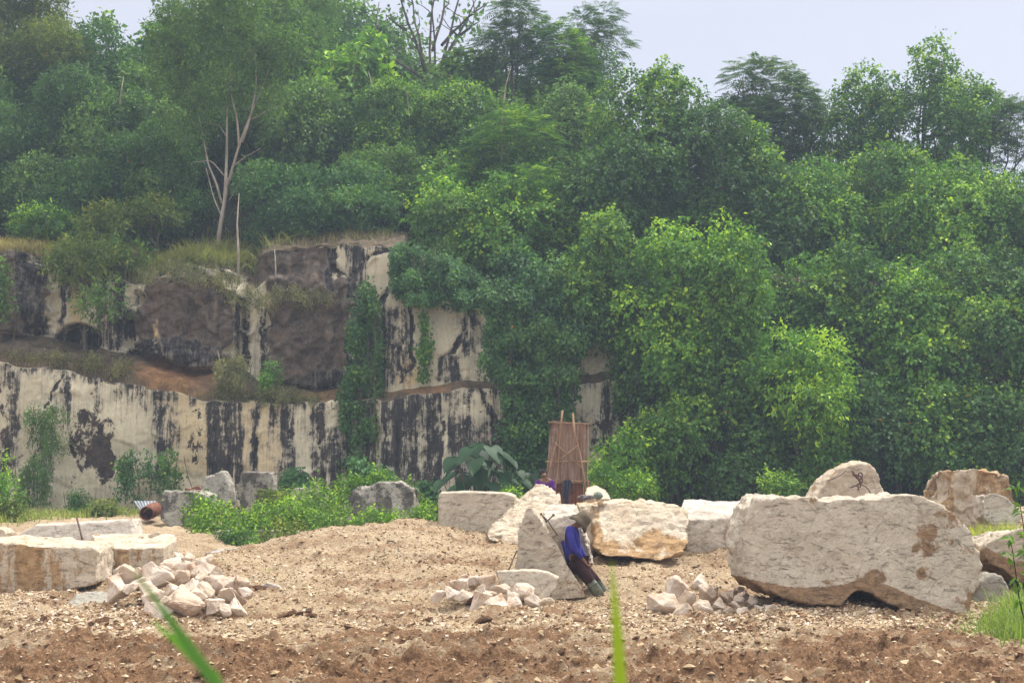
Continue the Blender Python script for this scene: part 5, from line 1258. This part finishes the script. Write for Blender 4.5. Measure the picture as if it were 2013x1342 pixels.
def leafy_branch():
    r = np.random.default_rng(5); Y = 17.5; root = empty('leafy_weed', tuple(W(2040, 1330, Y))); tag(root, 'leafy green weed leaning in from the right picture edge', 'plant')
    paths = [(curve_pts(W(2045, 1330, Y), W(1985, 1050, Y), .05, r, 8), np.linspace(.012, .004, 8)), (curve_pts(W(2045, 1250, Y), W(2000, 960, Y), .05, r, 8), np.linspace(.012, .004, 8)), (curve_pts(W(2050, 1300, Y), W(2025, 1080, Y), .05, r, 8), np.linspace(.012, .004, 8))]
    Vs, Cs = [], []
    for p, _ in paths:
        for j in range(3, 8):
            n = 7; C = np.repeat(p[j][None], n, 0) + r.normal(0, .035, (n, 3)); D = unit(r.normal(0, .6, (n, 3)) + np.array([-.2, 0, -.2])); N = unit(r.normal(0, .4, (n, 3)) + np.array([0, -.5, .8])); L = .13 * (.6 + .7 * r.random(n))
            V, Cc = leaves(C, D, N, L, L * .42, colours(r, n, 'weed', np.full(n, .6), r.random(n)), .1, .15); Vs.append(V); Cs.append(Cc)
    V = np.concatenate(Vs); link('foliage', np_mesh('foliage', V, np.arange(len(V)).reshape(-1, 4), False, {'col': np.concatenate(Cs)}), LEAF, root)
    tv, tf = tubes(paths, 6); link('stem', np_mesh('stem', tv, tf, True), LEAF, root)
leafy_branch()

# out of focus grass blades close to the camera, rooted in the ground under it
def near_blade(pts, label, col):
    """pts: (px, py, Y, width px)"""
    C = [np.array(tuple(W(a, b, c))) for a, b, c, w in pts]; wd = [w / FPX * c for a, b, c, w in pts]
    g = C[0].copy(); g[2] = 0.0; g[1] -= .1; C = [g] + C; wd = [wd[0] * .6] + wd
    t = np.linspace(0, len(C) - 1, 40); C = np.stack([np.interp(t, range(len(C)), np.array(C)[:, k]) for k in range(3)], 1); wd = np.interp(t, range(len(wd)), wd)
    for _ in range(4): C[1:-1] = (C[:-2] + 2 * C[1:-1] + C[2:]) / 4
    T_ = unit(np.gradient(C, axis=0)); S = unit(np.cross(T_, np.array([0, 1.0, 0]))); S[:, 1] += .25
    V = np.stack([C - S * wd[:, None] / 2, C + np.array([0, .15, 0]) * wd[:, None], C + S * wd[:, None] / 2], 1).reshape(-1, 3)
    o = link('grass_blade', np_mesh('grass_blade', V - C[0], grid_faces(40, 3), True, {'col': np.tile(col, (120, 1))}), GRASS, None, tuple(C[0])); tag(o, label, 'grass blade')
near_blade([(480, 1420, 1.5, 26), (428, 1348, 1.5, 25), (372, 1270, 1.5, 23), (325, 1205, 1.5, 15), (285, 1150, 1.5, 8), (256, 1116, 1.5, 2)], 'wide blurred green grass blade leaning left across the stone heap', (0.085, 0.20, 0.06))
near_blade([(440, 1350, 1.55, 24), (400, 1310, 1.55, 22), (350, 1262, 1.55, 15), (312, 1232, 1.55, 8), (298, 1215, 1.55, 2)], 'narrower blurred green blade beneath the wide one', (0.13, 0.32, 0.05))
near_blade([(1222, 1420, 1.5, 26), (1219, 1342, 1.5, 25), (1215, 1260, 1.5, 20), (1208, 1180, 1.5, 13), (1203, 1104, 1.5, 2)], 'upright blurred yellow green grass blade right of the leaning man', (0.26, 0.36, 0.03))
# ------------------------------------------------------------------ rusty corrugated shelter
RUSTM = M('rusted_corrugated_iron', .75, .3)
n = RUSTM.noise(1.0, 6, .65, vs=(7, 2, .8)); n2 = RUSTM.noise(5, 5)
c = RUSTM.mix(RUSTM.ramp(n, .35, .62), (0.14, 0.075, 0.05), (0.33, 0.22, 0.155)); c = RUSTM.mix(RUSTM.ramp(n2, .55, .75, 0, .6), c, (0.40, 0.33, 0.28)); RUSTM.base(c); RUSTM = RUSTM.m
ZINC = plain_mat('zinc_sheet', (0.22, 0.24, 0.27), (0.34, 0.36, 0.39), 5, .55, .2)
STEEL = plain_mat('dark_iron', (0.05, 0.03, 0.025), (0.12, 0.07, 0.05), 20, .7)
RUST = plain_mat('rust_red_iron', (0.13, 0.045, 0.025), (0.24, 0.10, 0.06), 10, .8)
PIPEM = plain_mat('mottled_grey_hose', (0.10, 0.10, 0.105), (0.42, 0.42, 0.43), 6, .6)
def sheet(name, c00, c10, c11, c01, waves, amp, mat, parent=None, label=None, cat=None, curl=0.0, nr=14, ragged=0.0):
    """corrugated sheet between 4 corners (bottom-left, bottom-right, top-right, top-left)"""
    nc = waves * 8 + 1; u = np.linspace(0, 1, nc)[None, :, None]; v = np.linspace(0, 1, nr)[:, None, None]
    a, b, c, d = [np.array(tuple(p), float) for p in (c00, c10, c11, c01)]
    P = (a * (1 - u) + b * u) * (1 - v) + (d * (1 - u) + c * u) * v
    nrm = unit(np.cross(b - a, d - a)); off = amp * np.sin(u * waves * 2 * pi) + curl * (1 - sstep(0, .22, u)) 
    P = P + nrm * off
    P[-1] += np.array([0, 0, 1.0]) * ragged * fbm(np.linspace(0, 9, nc), np.zeros(nc), o=2)[:, None]
    V1 = P.reshape(-1, 3); V2 = (P + nrm * -.004).reshape(-1, 3); F = grid_faces(nr, nc); n_ = len(V1)
    me = np_mesh(name, np.concatenate([V1, V2]), np.concatenate([F, F[:, ::-1] + n_]), True)
    if parent is not None: return link(name, me, mat, parent)
    me.transform(Matrix.Translation(-Vector(c00))); o = link(name, me, mat, None, Vector(c00)); tag(o, label, cat); return o
SY = 36.0
b = W(1112, 1015, SY); gz = ground_z(b.x, SY); sh = empty('corrugated_shelter', (b.x, SY, gz)); tag(sh, 'narrow shelter of rusty corrugated iron sheets with crossed wooden poles in front', 'shelter')
def zb(px, Y):
    p = W(px, 1000, Y); p.z = ground_z(p.x, Y) + .02; return p
sheet('front_sheet', W(1072, 950, SY), W(1151, 950, SY), W(1153, 832, SY), W(1084, 826, SY), 11, .012, RUSTM, sh, curl=-.10, ragged=.015)
sheet('lower_sheet', zb(1082, SY + .07), zb(1146, SY + .07), W(1146, 944, SY + .07), W(1082, 944, SY + .07), 9, .012, RUST, sh)
sheet('side_sheet', zb(1153, SY + .02), zb(1153, SY + 1.1), W(1157, 838, SY + 1.1), W(1155, 832, SY + .02), 9, .012, RUSTM, sh)
sheet('side_sheet', zb(1071, SY + 1.1), zb(1070, SY + .12), W(1082, 830, SY + .12), W(1082, 840, SY + 1.1), 9, .012, RUSTM, sh)
sheet('roof_sheet', W(1080, 829, SY + .0), W(1158, 834, SY + .0), W(1158, 845, SY + 1.2), W(1080, 842, SY + 1.2), 11, .012, RUSTM, sh)
g_ = lambda px: (px, proj(*zb(px, SY - .12))[1], SY - .12)
for pts, r_ in (([(1106, 806, SY - .1), (1100, 850, SY - .1), (1088, 890, SY - .13), (1078, 935, SY - .13), g_(1070)], .026), ([(1126, 812, SY - .1), (1129, 850, SY - .1), (1140, 890, SY - .1), (1149, 945, SY - .12), g_(1153)], .028),
                ([(1104, 808, SY - .18), (1100, 870, SY - .2), (1096, 930, SY - .22), (1092, 958, SY - .22), g_(1091)], .014)):
    pole('pole', pts, r_, WOOD, None, None, sh)
for pts, r_ in (([(1090, 869, SY - .14), (1147, 922, SY - .16)], .016), ([(1138, 873, SY - .18), (1075, 924, SY - .2)], .016), ([(1072, 907, SY - .1), (1158, 907, SY - .1)], .02), ([(1080, 944, SY - .1), (1160, 946, SY - .1)], .022), ([(1078, 830, SY - .04), (1162, 833, SY - .04)], .014)):
    pole('brace', pts, r_, WOOD, None, None, sh)
pole('post', [(1156, 944, SY - .15), g_(1158)], .025, RUST, None, None, sh)
bpy.context.view_layer.update()

def lump(name, px, py, Y, sx, sy, sz, mat, label, cat, seed=1, amp=.25, parent=None):
    bm = bmesh.new(); bmesh.ops.create_icosphere(bm, subdivisions=4, radius=1)
    me = bpy.data.meshes.new(name); bm.to_mesh(me); bm.free(); V, N = get_vn(me)
    V = V * (1 + amp * fbm(V[:, 0] * 1.6 + seed, V[:, 1] * 1.6, V[:, 2] * 1.6, 4))[:, None] * np.array([sx, sy, sz])
    me.vertices.foreach_set('co', V.astype(np.float32).ravel()); me.polygons.foreach_set('use_smooth', [True] * len(me.polygons)); me.update()
    o = link(name, me, mat, None, W(px, py, Y)); tag(o, label, cat); return o
CLOTH = lambda nm, a, b_: plain_mat(nm, a, b_, 14, .95, .5, .1)
def cloth_strip(name, poly, Y, label, mat, cat='cloth', seed=0):
    """hanging garment: folded sheet between left and right outlines given row by row (xl, xr, y)"""
    rows = []
    for k, (xl, xr, y) in enumerate(poly):
        a, b_ = W(xl, y, Y), W(xr, y, Y); t = np.linspace(0, 1, 21)
        x = a.x * (1 - t) + b_.x * t; yy = Y + .035 * np.sin(t * 19 + seed + k * .25) + .02 * np.sin(t * 40 + k)
        rows.append(np.stack([x, yy, np.full(21, a.z)], 1))
    P = np.array(rows); B = P.copy(); B[..., 1] += .03; n_ = P.shape[0] * 21; F = grid_faces(P.shape[0], 21)
    me = np_mesh(name, np.concatenate([P.reshape(-1, 3), B.reshape(-1, 3)]), np.concatenate([F[:, ::-1], F + n_]), True)
    c = W(poly[0][0], poly[0][2], Y); me.transform(Matrix.Translation(-c)); o = link(name, me, mat, None, c); tag(o, label, cat)
cloth_strip('hanging_cloth', [(1109, 1122, 943), (1106, 1125, 948), (1106, 1122, 960), (1105, 1120, 972), (1108, 1118, 982), (1110, 1118, 990)], SY - .2, 'dark blue grey cloth hanging from the lower bar of the shelter', CLOTH('blue_grey_cloth', (0.05, 0.05, 0.075), (0.10, 0.10, 0.14)), seed=1)
lump('cloth_bundle', 1153, 977, 26.3, .15, .1, .045, CLOTH('grey_rags', (0.08, 0.075, 0.08), (0.35, 0.33, 0.33)), 'crumpled grey rags on top of the small mottled block', 'rags', 3, .5)
lump('field_cap', 1176, 974, 26.2, .085, .09, .07, CLOTH('grey_green_cloth', (0.13, 0.16, 0.13), (0.2, 0.23, 0.19)), 'grey green cloth cap set on the small mottled block beside the rags', 'cap', 5, .12)
outline_rock('stone_fragment', [(1174, 988), (1180, 984), (1186, 986), (1186, 992), (1176, 993)], 26.0, .08, R_TAN, 'reddish stone chip on the rim of the wide cream boulder', 'rock', rough=.01, stain=.5, seed=41, voxel=.012)

# ------------------------------------------------------------------ small metal things
pole('iron_bar', [(151, 1018, 29.6), (157, 1040, 29.2), (163, 1066, 28.8)], .02, STEEL, 'dark iron bar leaning upright behind the ochre blocks', 'bar')
pole('iron_bar', [(1016, 1082, 22.85), (1008, 1100, 22.6), (1000, 1121, 22.3)], .013, STEEL, 'dark iron bar leaning against the left foot of the pointed slab', 'bar')
for k, (p0, p1, lb) in enumerate((((1064, 1010, 23.3), (1074, 1024, 23.3), 'short chisel stuck in the crack at the top of the pointed slab'), ((1088, 1012, 23.3), (1073, 1026, 23.4), 'iron wedge with a round head beside the chisel in the crack'))):
    root = empty('chisel', tuple(W(*p1))); tag(root, lb, 'chisel')
    pole('shaft', [p0, p1], .011, STEEL, None, None, root); q = W(*p0)
    bm = bmesh.new(); bmesh.ops.create_cone(bm, cap_ends=True, segments=10, radius1=.022, radius2=.019, depth=.04); bmesh.ops.bevel(bm, geom=bm.edges[:], offset=.004, segments=1, affect='EDGES')
    me = bpy.data.meshes.new('head'); bm.to_mesh(me); bm.free(); me.transform(Matrix.Translation(q)); link('head', me, STEEL, root)
pole('crowbar', [(1096, 1052, 23.1), (1088, 1040, 23.1), (1076, 1022, 23.15), (1068, 1014, 23.2)], .01, STEEL, 'thin crowbar lying in the crack behind the pointed slab', 'crowbar')
pole('grey_hose', [(408, 1093, 29.4), (430, 1088, 29.8), (470, 1083, 30.3), (520, 1080, 30.8), (560, 1080, 31), (590, 1070, 31), (612, 1063, 30.8)], [.075, .085, .085, .08, .06, .035, .03], PIPEM, 'mottled grey pipe lying behind the gravel mound', 'pipe', sides=14)
sheet('zinc_sheet', W(283, 1012, 38.6), W(302, 1011, 38.6), W(308, 984, 39.0), W(262, 984, 39.0), 7, .015, ZINC, None, 'bent grey corrugated sheet leaning at the cliff foot', 'metal sheet')
dr = empty('rusty_drum', tuple(W(296, 1016, 37.6))); tag(dr, 'rust red metal drum lying tilted beside the squat grey block', 'drum')
def ring_tube(name, a, b_, ra, parent, mat, wall=.02, sides=28):
    a, b_ = Vector(a), Vector(b_); ax = (b_ - a).normalized(); s = ax.cross(Vector((0, 0, 1))).normalized(); t = ax.cross(s)
    prof = [(0, ra), (0, ra - wall), (.06, ra - wall), (.95, ra - wall * .8), (.95, .002), (1, .002), (1, ra), (.68, ra), (.66, ra * 1.03), (.64, ra), (.36, ra), (.34, ra * 1.03), (.32, ra)]
    V = []
    for (u, r_) in prof:
        c_ = a.lerp(b_, u)
        for k in range(sides): V.append(tuple(c_ + s * cos(k / sides * 2 * pi) * r_ + t * sin(k / sides * 2 * pi) * r_))
    i = np.arange(len(V)).reshape(len(prof), sides); i = np.concatenate([i, i[:1]]); j = np.roll(i, -1, 1)
    F = np.stack([i[:-1], j[:-1], j[1:], i[1:]], -1).reshape(-1, 4); return link(name, np_mesh(name, np.array(V), F, True), mat, parent)
ring_tube('body', W(288, 1009, 37.5), W(305, 1000, 38.3), .19, dr, RUST)
pole('rim', [(283, 1006, 37.45), (288, 1000, 37.42), (294, 999, 37.42)], .012, RUST, None, None, dr)
sc_ = empty('scrap_iron', tuple(W(376, 965, 37.2))); tag(sc_, 'rusty red brown scrap plate lying on the squat grey block', 'scrap metal')
def prism(name, poly, Y, depth, mat, parent, skew=0.0):
    bm = bmesh.new(); a = [bm.verts.new(W(x, y, Y)) for x, y in poly]; b_ = [bm.verts.new(W(x + skew, y, Y) + Vector((0, depth, 0))) for x, y in poly]
    bm.faces.new(a); bm.faces.new(b_[::-1]); n_ = len(poly)
    for k in range(n_): bm.faces.new((a[k], b_[k], b_[(k + 1) % n_], a[(k + 1) % n_]))
    bmesh.ops.recalc_face_normals(bm, faces=bm.faces[:]); bmesh.ops.bevel(bm, geom=bm.edges[:], offset=.006, segments=1, affect='EDGES')
    me = bpy.data.meshes.new(name); bm.to_mesh(me); bm.free(); return link(name, me, mat, parent)
prism('plate', [(362, 965), (364, 959), (376, 962), (392, 964), (393, 967), (366, 968)], 37.2, .35, RUST, sc_)
prism('bracket', [(372, 962), (380, 957), (390, 955), (394, 960), (393, 965), (380, 965)], 37.35, .12, RUST, sc_)
# rope tangle on the peaked boulder
def rope():
    Y = 25.2; paths = []
    P = lambda l, dy=0: np.array([tuple(W(x, y, Y + dy)) for x, y in l])
    def sm(p, n=30):
        t = np.linspace(0, len(p) - 1, n); q = np.stack([np.interp(t, range(len(p)), p[:, k]) for k in range(3)], 1)
        for _ in range(3): q[1:-1] = (q[:-2] + 2 * q[1:-1] + q[2:]) / 4
        return q
    for l, r_, dy in (([(1625, 945), (1640, 940), (1655, 932), (1664, 924)], .007, .1), ([(1676, 925), (1682, 938), (1690, 944), (1696, 935), (1694, 928), (1686, 929), (1688, 945), (1693, 952), (1690, 958)], .012, 0),
                      ([(1673, 958), (1684, 953), (1694, 950), (1696, 942), (1690, 934), (1680, 932)], .012, -.03), ([(1692, 952), (1702, 956), (1708, 963), (1713, 974)], .010, 0), ([(1685, 950), (1688, 960), (1686, 964)], .012, -.02), ([(1679, 930), (1692, 946), (1684, 956)], .013, -.05), ([(1674, 924), (1678, 934), (1688, 940)], .01, -.02)):
        q = sm(P(l, dy)); paths.append((q, np.full(len(q), r_)))
    tv, tf = tubes(paths, 8); me = np_mesh('rope', tv, tf, True); c = W(1690, 945, Y); me.transform(Matrix.Translation(-c)); o = link('rope', me, plain_mat('dark_rope', (0.09, 0.05, 0.045), (0.17, 0.10, 0.085), 30), None, c); tag(o, 'dark knotted rope tangled on the peaked boulder', 'rope')
rope()
pole('dry_twig', [(762, 1062, 26.6), (775, 1064, 26.2), (783, 1075, 25.7), (783, 1088, 25.3), (779, 1100, 25)], .012, BARK, 'curved dry twig lying on the gravel mound', 'twig')

# ------------------------------------------------------------------ people
def skin(J, E, root, sub=2, smooth=True):
    names = list(J); idx = {k: i for i, k in enumerate(names)}
    me = bpy.data.meshes.new('skin'); me.from_pydata([tuple(J[k][0]) for k in names], [(idx[a], idx[b_]) for a, b_ in E], []); me.update()
    o = bpy.data.objects.new('tmpskin', me); COL.objects.link(o)
    o.modifiers.new('s', 'SKIN').use_smooth_shade = True
    sv_ = me.skin_vertices[0].data
    for k in names:
        r_ = J[k][1]; sv_[idx[k]].radius = (r_, r_) if np.isscalar(r_) else r_
        sv_[idx[k]].use_root = (k == root)
    md = o.modifiers.new('u', 'SUBSURF'); md.levels = sub; md.render_levels = sub
    dg = bpy.context.evaluated_depsgraph_get(); dg.update()
    r = bpy.data.meshes.new_from_object(o.evaluated_get(dg)); bpy.data.objects.remove(o); r.materials.clear()
    return r
SKIN = plain_mat('sun_browned_skin', (0.17, 0.085, 0.05), (0.24, 0.13, 0.08), 12, .55, .1)
def hand_chain(J, E, wrist, w, d, side, curl, r0=.024):
    """palm and five fingers; w wrist point, d direction, side = across vector"""
    d = Vector(d).normalized(); s = Vector(side).normalized(); n = d.cross(s).normalized() * curl
    J[wrist + 'p'] = (w + d * .045, (.033, .017)); E.append((wrist, wrist + 'p'))
    for i, (off, L) in enumerate(((-.030, .066), (-.010, .076), (.010, .070), (.028, .054))):
        k = wrist + 'f%d' % i; p = w + d * .085 + s * off
        J[k + 'a'] = (p, .0105); J[k + 'b'] = (p + d * L * .5 + n * .012, .0095); J[k + 'c'] = (p + d * L * .75 + n * .04, .008)
        E += [(wrist + 'p', k + 'a'), (k + 'a', k + 'b'), (k + 'b', k + 'c')]
    k = wrist + 't'; p = w + d * .03 - s * .035
    J[k + 'a'] = (p, .012); J[k + 'b'] = (p + d * .035 - s * .02 + n * .01, .010); E += [(wrist + 'p', k + 'a'), (k + 'a', k + 'b')]

def person_leaning():
    Y0 = 23.25
    J, E = {}, []
    def j(k, px, py, dy, r_): J[k] = (W(px, py, Y0 + dy), r_)
    j('pel', 1131, 1104, 0, .125); j('sp', 1123, 1078, 0, .13); j('ch', 1119, 1053, 0, .145); j('nk', 1129, 1034, 0, .055); j('nk2', 1137, 1030, -.0, .05); j('hd', 1141, 1025, -.01, .088); j('hd2', 1144, 1018, -.01, .085); j('chin', 1150, 1034, -.01, .05); j('nose', 1155, 1028, -.01, .022)
    E += [('pel', 'sp'), ('sp', 'ch'), ('ch', 'nk'), ('nk', 'nk2'), ('nk2', 'hd'), ('hd', 'hd2'), ('hd', 'chin'), ('hd', 'nose')]
    for s, dy, ox in (('n', -.17, 0), ('f', .16, 10)):
        j('sh' + s, 1118 + ox, 1040, dy, .06); j('el' + s, 1126 + ox, 1075, dy * 1.25, .045); j('wr' + s, 1148 + ox * .6, 1101, dy * .8, .028)
        E += [('ch', 'sh' + s), ('sh' + s, 'el' + s), ('el' + s, 'wr' + s)]
        w = J['wr' + s][0]; d = W(1158 + ox * .6, 1115, Y0 + dy * .6) - w
        hand_chain(J, E, 'wr' + s, w, d, (0, 1 if s == 'n' else -1, 0), 1)
        j('hip' + s, 1136, 1108, dy * .55, .095); j('kn' + s, 1158 + ox, 1139, dy * .7, .065); j('cf' + s, 1167 + ox, 1152, dy * .7, .055); j('an' + s, 1177 + ox * 1.5, 1168, dy * .7, .042); j('to' + s, 1190 + ox * 1.5, 1173, dy * .75, .038)
        E += [('pel', 'hip' + s), ('hip' + s, 'kn' + s), ('kn' + s, 'cf' + s), ('cf' + s, 'an' + s), ('an' + s, 'to' + s)]
    base = W(1150, 1176, Y0)
    body = link('person', skin(J, E, 'pel'), SKIN, None, (0, 0, 0))
    def rebase(o):
        o.data.transform(Matrix.Translation(-base)); return o
    rebase(body); body.location = base
    tag(body, 'man in royal blue shirt and floppy hat leaning back on the pointed slab', 'person')
    def garment(name, keys, edges, grow, mat, root, over=None):
        K = {k: (J[k][0], (J[k][1] if np.isscalar(J[k][1]) else J[k][1][0]) + grow) for k in keys}
        if over: K.update(over(K))
        o = link(name, skin(K, edges, root), mat, body, (0, 0, 0)); rebase(o); return o
    bl = plain_mat('royal_blue_cloth', (0.025, 0.025, 0.17), (0.045, 0.045, 0.29), 7, .9, .6, .15)
    def so(K):
        out = {}
        for s in 'nf':
            w, e = J['wr' + s][0], J['el' + s][0]; out['wr' + s] = (w.lerp(e, .12), .04)
        out['pel'] = (W(1128, 1096, Y0), .15); out['nk'] = (W(1127, 1038, Y0), .085); out['ch'] = (J['ch'][0] + Vector((-.02, 0, 0)), .155)
        out['hem'] = (W(1131, 1101, Y0), .135); return out
    garment('shirt', ['pel', 'sp', 'ch', 'nk', 'shn', 'eln', 'wrn', 'shf', 'elf', 'wrf'], [('hem', 'pel'), ('pel', 'sp'), ('sp', 'ch'), ('ch', 'nk'), ('ch', 'shn'), ('shn', 'eln'), ('eln', 'wrn'), ('ch', 'shf'), ('shf', 'elf'), ('elf', 'wrf')], .022, bl, 'sp', so)
    mr = plain_mat('maroon_brown_cloth', (0.026, 0.012, 0.013), (0.05, 0.024, 0.024), 7, .95, .5, .1)
    def to(K):
        out = {'cfn': (J['cfn'][0].lerp(J['knn'][0], .2), .09), 'cff': (J['cff'][0].lerp(J['knf'][0], .2), .09)}; return out
    garment('trousers', ['pel', 'hipn', 'knn', 'cfn', 'hipf', 'knf', 'cff'], [('pel', 'hipn'), ('hipn', 'knn'), ('knn', 'cfn'), ('pel', 'hipf'), ('hipf', 'knf'), ('knf', 'cff')], .034, mr, 'pel', to)
    bt = plain_mat('grey_green_rubber', (0.075, 0.085, 0.06), (0.13, 0.14, 0.10), 6, .5, .15, .4)
    for s in 'nf':
        K = {'a': (J['kn' + s][0].lerp(J['cf' + s][0], .75), .088), 'a2': (J['cf' + s][0], .092), 'b': (J['an' + s][0], .07), 'c': (J['to' + s][0], .055), 'h': (J['an' + s][0] + Vector((-.05, 0, -.03)), .045)}
        o = link('boot', skin(K, [('a', 'a2'), ('a2', 'b'), ('b', 'c'), ('b', 'h')], 'a2'), bt, body, (0, 0, 0)); rebase(o)
    # floppy hat: lathe with a sagging brim
    hm = plain_mat('faded_olive_felt', (0.085, 0.068, 0.045), (0.14, 0.115, 0.08), 12, .95, .4, .1)
    prof = [(0.0, .130), (.045, .126), (.085, .108), (.112, .075), (.122, .03), (.126, .0), (.142, -.025), (.160, -.055), (.168, -.085), (.162, -.09), (.15, -.06), (.133, -.03), (.115, -.006)]
    V = []; sd_ = 36
    for (r_, z) in prof:
        for k in range(sd_):
            a = k / sd_ * 2 * pi; wv = 1 + .06 * sin(a * 3 + .5) * (r_ > .11); zz = z - (.02 * cos(a * 2) + .012 * sin(3 * a)) * (r_ > .12)
            V.append((cos(a) * r_ * wv, sin(a) * r_ * wv * .95, zz))
    i = np.arange(len(V)).reshape(len(prof), sd_); jx = np.roll(i, -1, 1); F = np.stack([i[:-1], jx[:-1], jx[1:], i[1:]], -1).reshape(-1, 4)
    me = np_mesh('hat', np.array(V), F, True); me.transform(Matrix.Rotation(radians(44), 4, 'Y')); me.transform(Matrix.Scale(1.08, 4)); c_ = W(1144, 1022, Y0 - .01); me.transform(Matrix.Translation(c_ - base)); link('hat', me, hm, body, (0, 0, 0))
person_leaning()

def person_sitting():
    Y0 = 35.2; J, E = {}, []
    g = W(1070, 1000, Y0); gz_ = ground_z(g.x, Y0)
    H = lambda dx, dy, z: Vector((g.x + dx, Y0 + dy, z))
    top = W(1070, 938, Y0).z - .02
    J.update({'pel': (H(0, .05, top - .5), .13), 'sp': (H(0, .05, top - .3), .12), 'ch': (H(0.02, 0, top - .12), .13), 'nk': (H(-.01, 0, top + .02), .05), 'hd': (W(1069, 933, Y0), .085), 'hd2': (W(1068, 928, Y0), .085), 'nose': (W(1072, 934, Y0 - .12), .018), 'chin': (W(1070, 938, Y0 - .06), .05)})
    E += [('pel', 'sp'), ('sp', 'ch'), ('ch', 'nk'), ('nk', 'hd'), ('hd', 'hd2'), ('hd', 'nose'), ('hd', 'chin')]
    for s, k in (('l', -1), ('r', 1)):
        J['sh' + s] = (H(.17 * k + .02, 0, top - .08), .058); J['el' + s] = (H(.24 * k, -.08, top - .34), .042); J['wr' + s] = (H(.16 * k, -.3, top - .42), .028); J['hip' + s] = (H(.1 * k, 0, top - .52), .09); J['kn' + s] = (H(.22 * k, -.38, top - .40), .062); J['an' + s] = (H(.14 * k, -.5, top - .72), .04); J['to' + s] = (H(.15 * k, -.66, top - .74), .035)
        E += [('ch', 'sh' + s), ('sh' + s, 'el' + s), ('el' + s, 'wr' + s), ('pel', 'hip' + s), ('hip' + s, 'kn' + s), ('kn' + s, 'an' + s), ('an' + s, 'to' + s)]
        hand_chain(J, E, 'wr' + s, J['wr' + s][0], Vector((0, -.5, -.4)), (k, 0, 0), k)
    base = H(0, 0, top - .74)
    body = link('person', skin(J, E, 'pel'), SKIN, None, (0, 0, 0)); body.data.transform(Matrix.Translation(-base)); body.location = base
    tag(body, 'worker in a purple shirt sitting low at the left foot of the rusty shelter', 'person')
    def gm(name, keys, edges, grow, mat, root):
        o = link(name, skin({k: (J[k][0], J[k][1] + grow) for k in keys}, edges, root), mat, body, (0, 0, 0)); o.data.transform(Matrix.Translation(-base))
    gm('shirt', ['pel', 'sp', 'ch', 'shl', 'ell', 'shr', 'elr'], [('pel', 'sp'), ('sp', 'ch'), ('ch', 'shl'), ('shl', 'ell'), ('ch', 'shr'), ('shr', 'elr')], .022, plain_mat('purple_cloth', (0.07, 0.015, 0.13), (0.13, 0.03, 0.22), 8, .9, .4, .1), 'sp')
    gm('trousers', ['hipl', 'knl', 'anl', 'hipr', 'knr', 'anr', 'pel'], [('pel', 'hipl'), ('hipl', 'knl'), ('knl', 'anl'), ('pel', 'hipr'), ('hipr', 'knr'), ('knr', 'anr')], .022, CLOTH('dark_cloth', (0.03, 0.03, 0.035), (0.06, 0.06, 0.065)), 'pel')
    bm = bmesh.new(); bmesh.ops.create_uvsphere(bm, u_segments=20, v_segments=12, radius=.098); bmesh.ops.delete(bm, geom=[v for v in bm.verts if v.co.z < -.01 and v.co.y < .02], context='VERTS')
    me = bpy.data.meshes.new('hair'); bm.to_mesh(me); bm.free(); me.transform(Matrix.Translation(W(1068, 929, Y0 + .01) - base)); link('hair', me, CLOTH('dark_hair', (0.02, 0.018, 0.018), (0.05, 0.045, 0.05)), body, (0, 0, 0))
person_sitting()

# ------------------------------------------------------------------ damp air fading the far greenery
HAZE = 0.0012
if HAZE > 0:
    bm = bmesh.new(); bmesh.ops.create_cube(bm, size=1)
    me = bpy.data.meshes.new('haze'); bm.to_mesh(me); bm.free()
    o = bpy.data.objects.new('haze', me); COL.objects.link(o); o.scale = (2100, 2100, 42); o.location = (0, 300, 19); o['kind'] = 'stuff'; o['label'] = 'pale damp air over the quarry and the hillside'; o['category'] = 'haze'
    hm = bpy.data.materials.new('haze_air'); hm.use_nodes = True; t = hm.node_tree; t.nodes.clear()
    po = t.nodes.new('ShaderNodeOutputMaterial'); pv = t.nodes.new('ShaderNodeVolumePrincipled'); pv.inputs['Color'].default_value = (0.60, 0.76, 1.0, 1); pv.inputs['Density'].default_value = HAZE; pv.inputs['Anisotropy'].default_value = 0.2
    t.links.new(pv.outputs[0], po.inputs['Volume']); me.materials.append(hm)
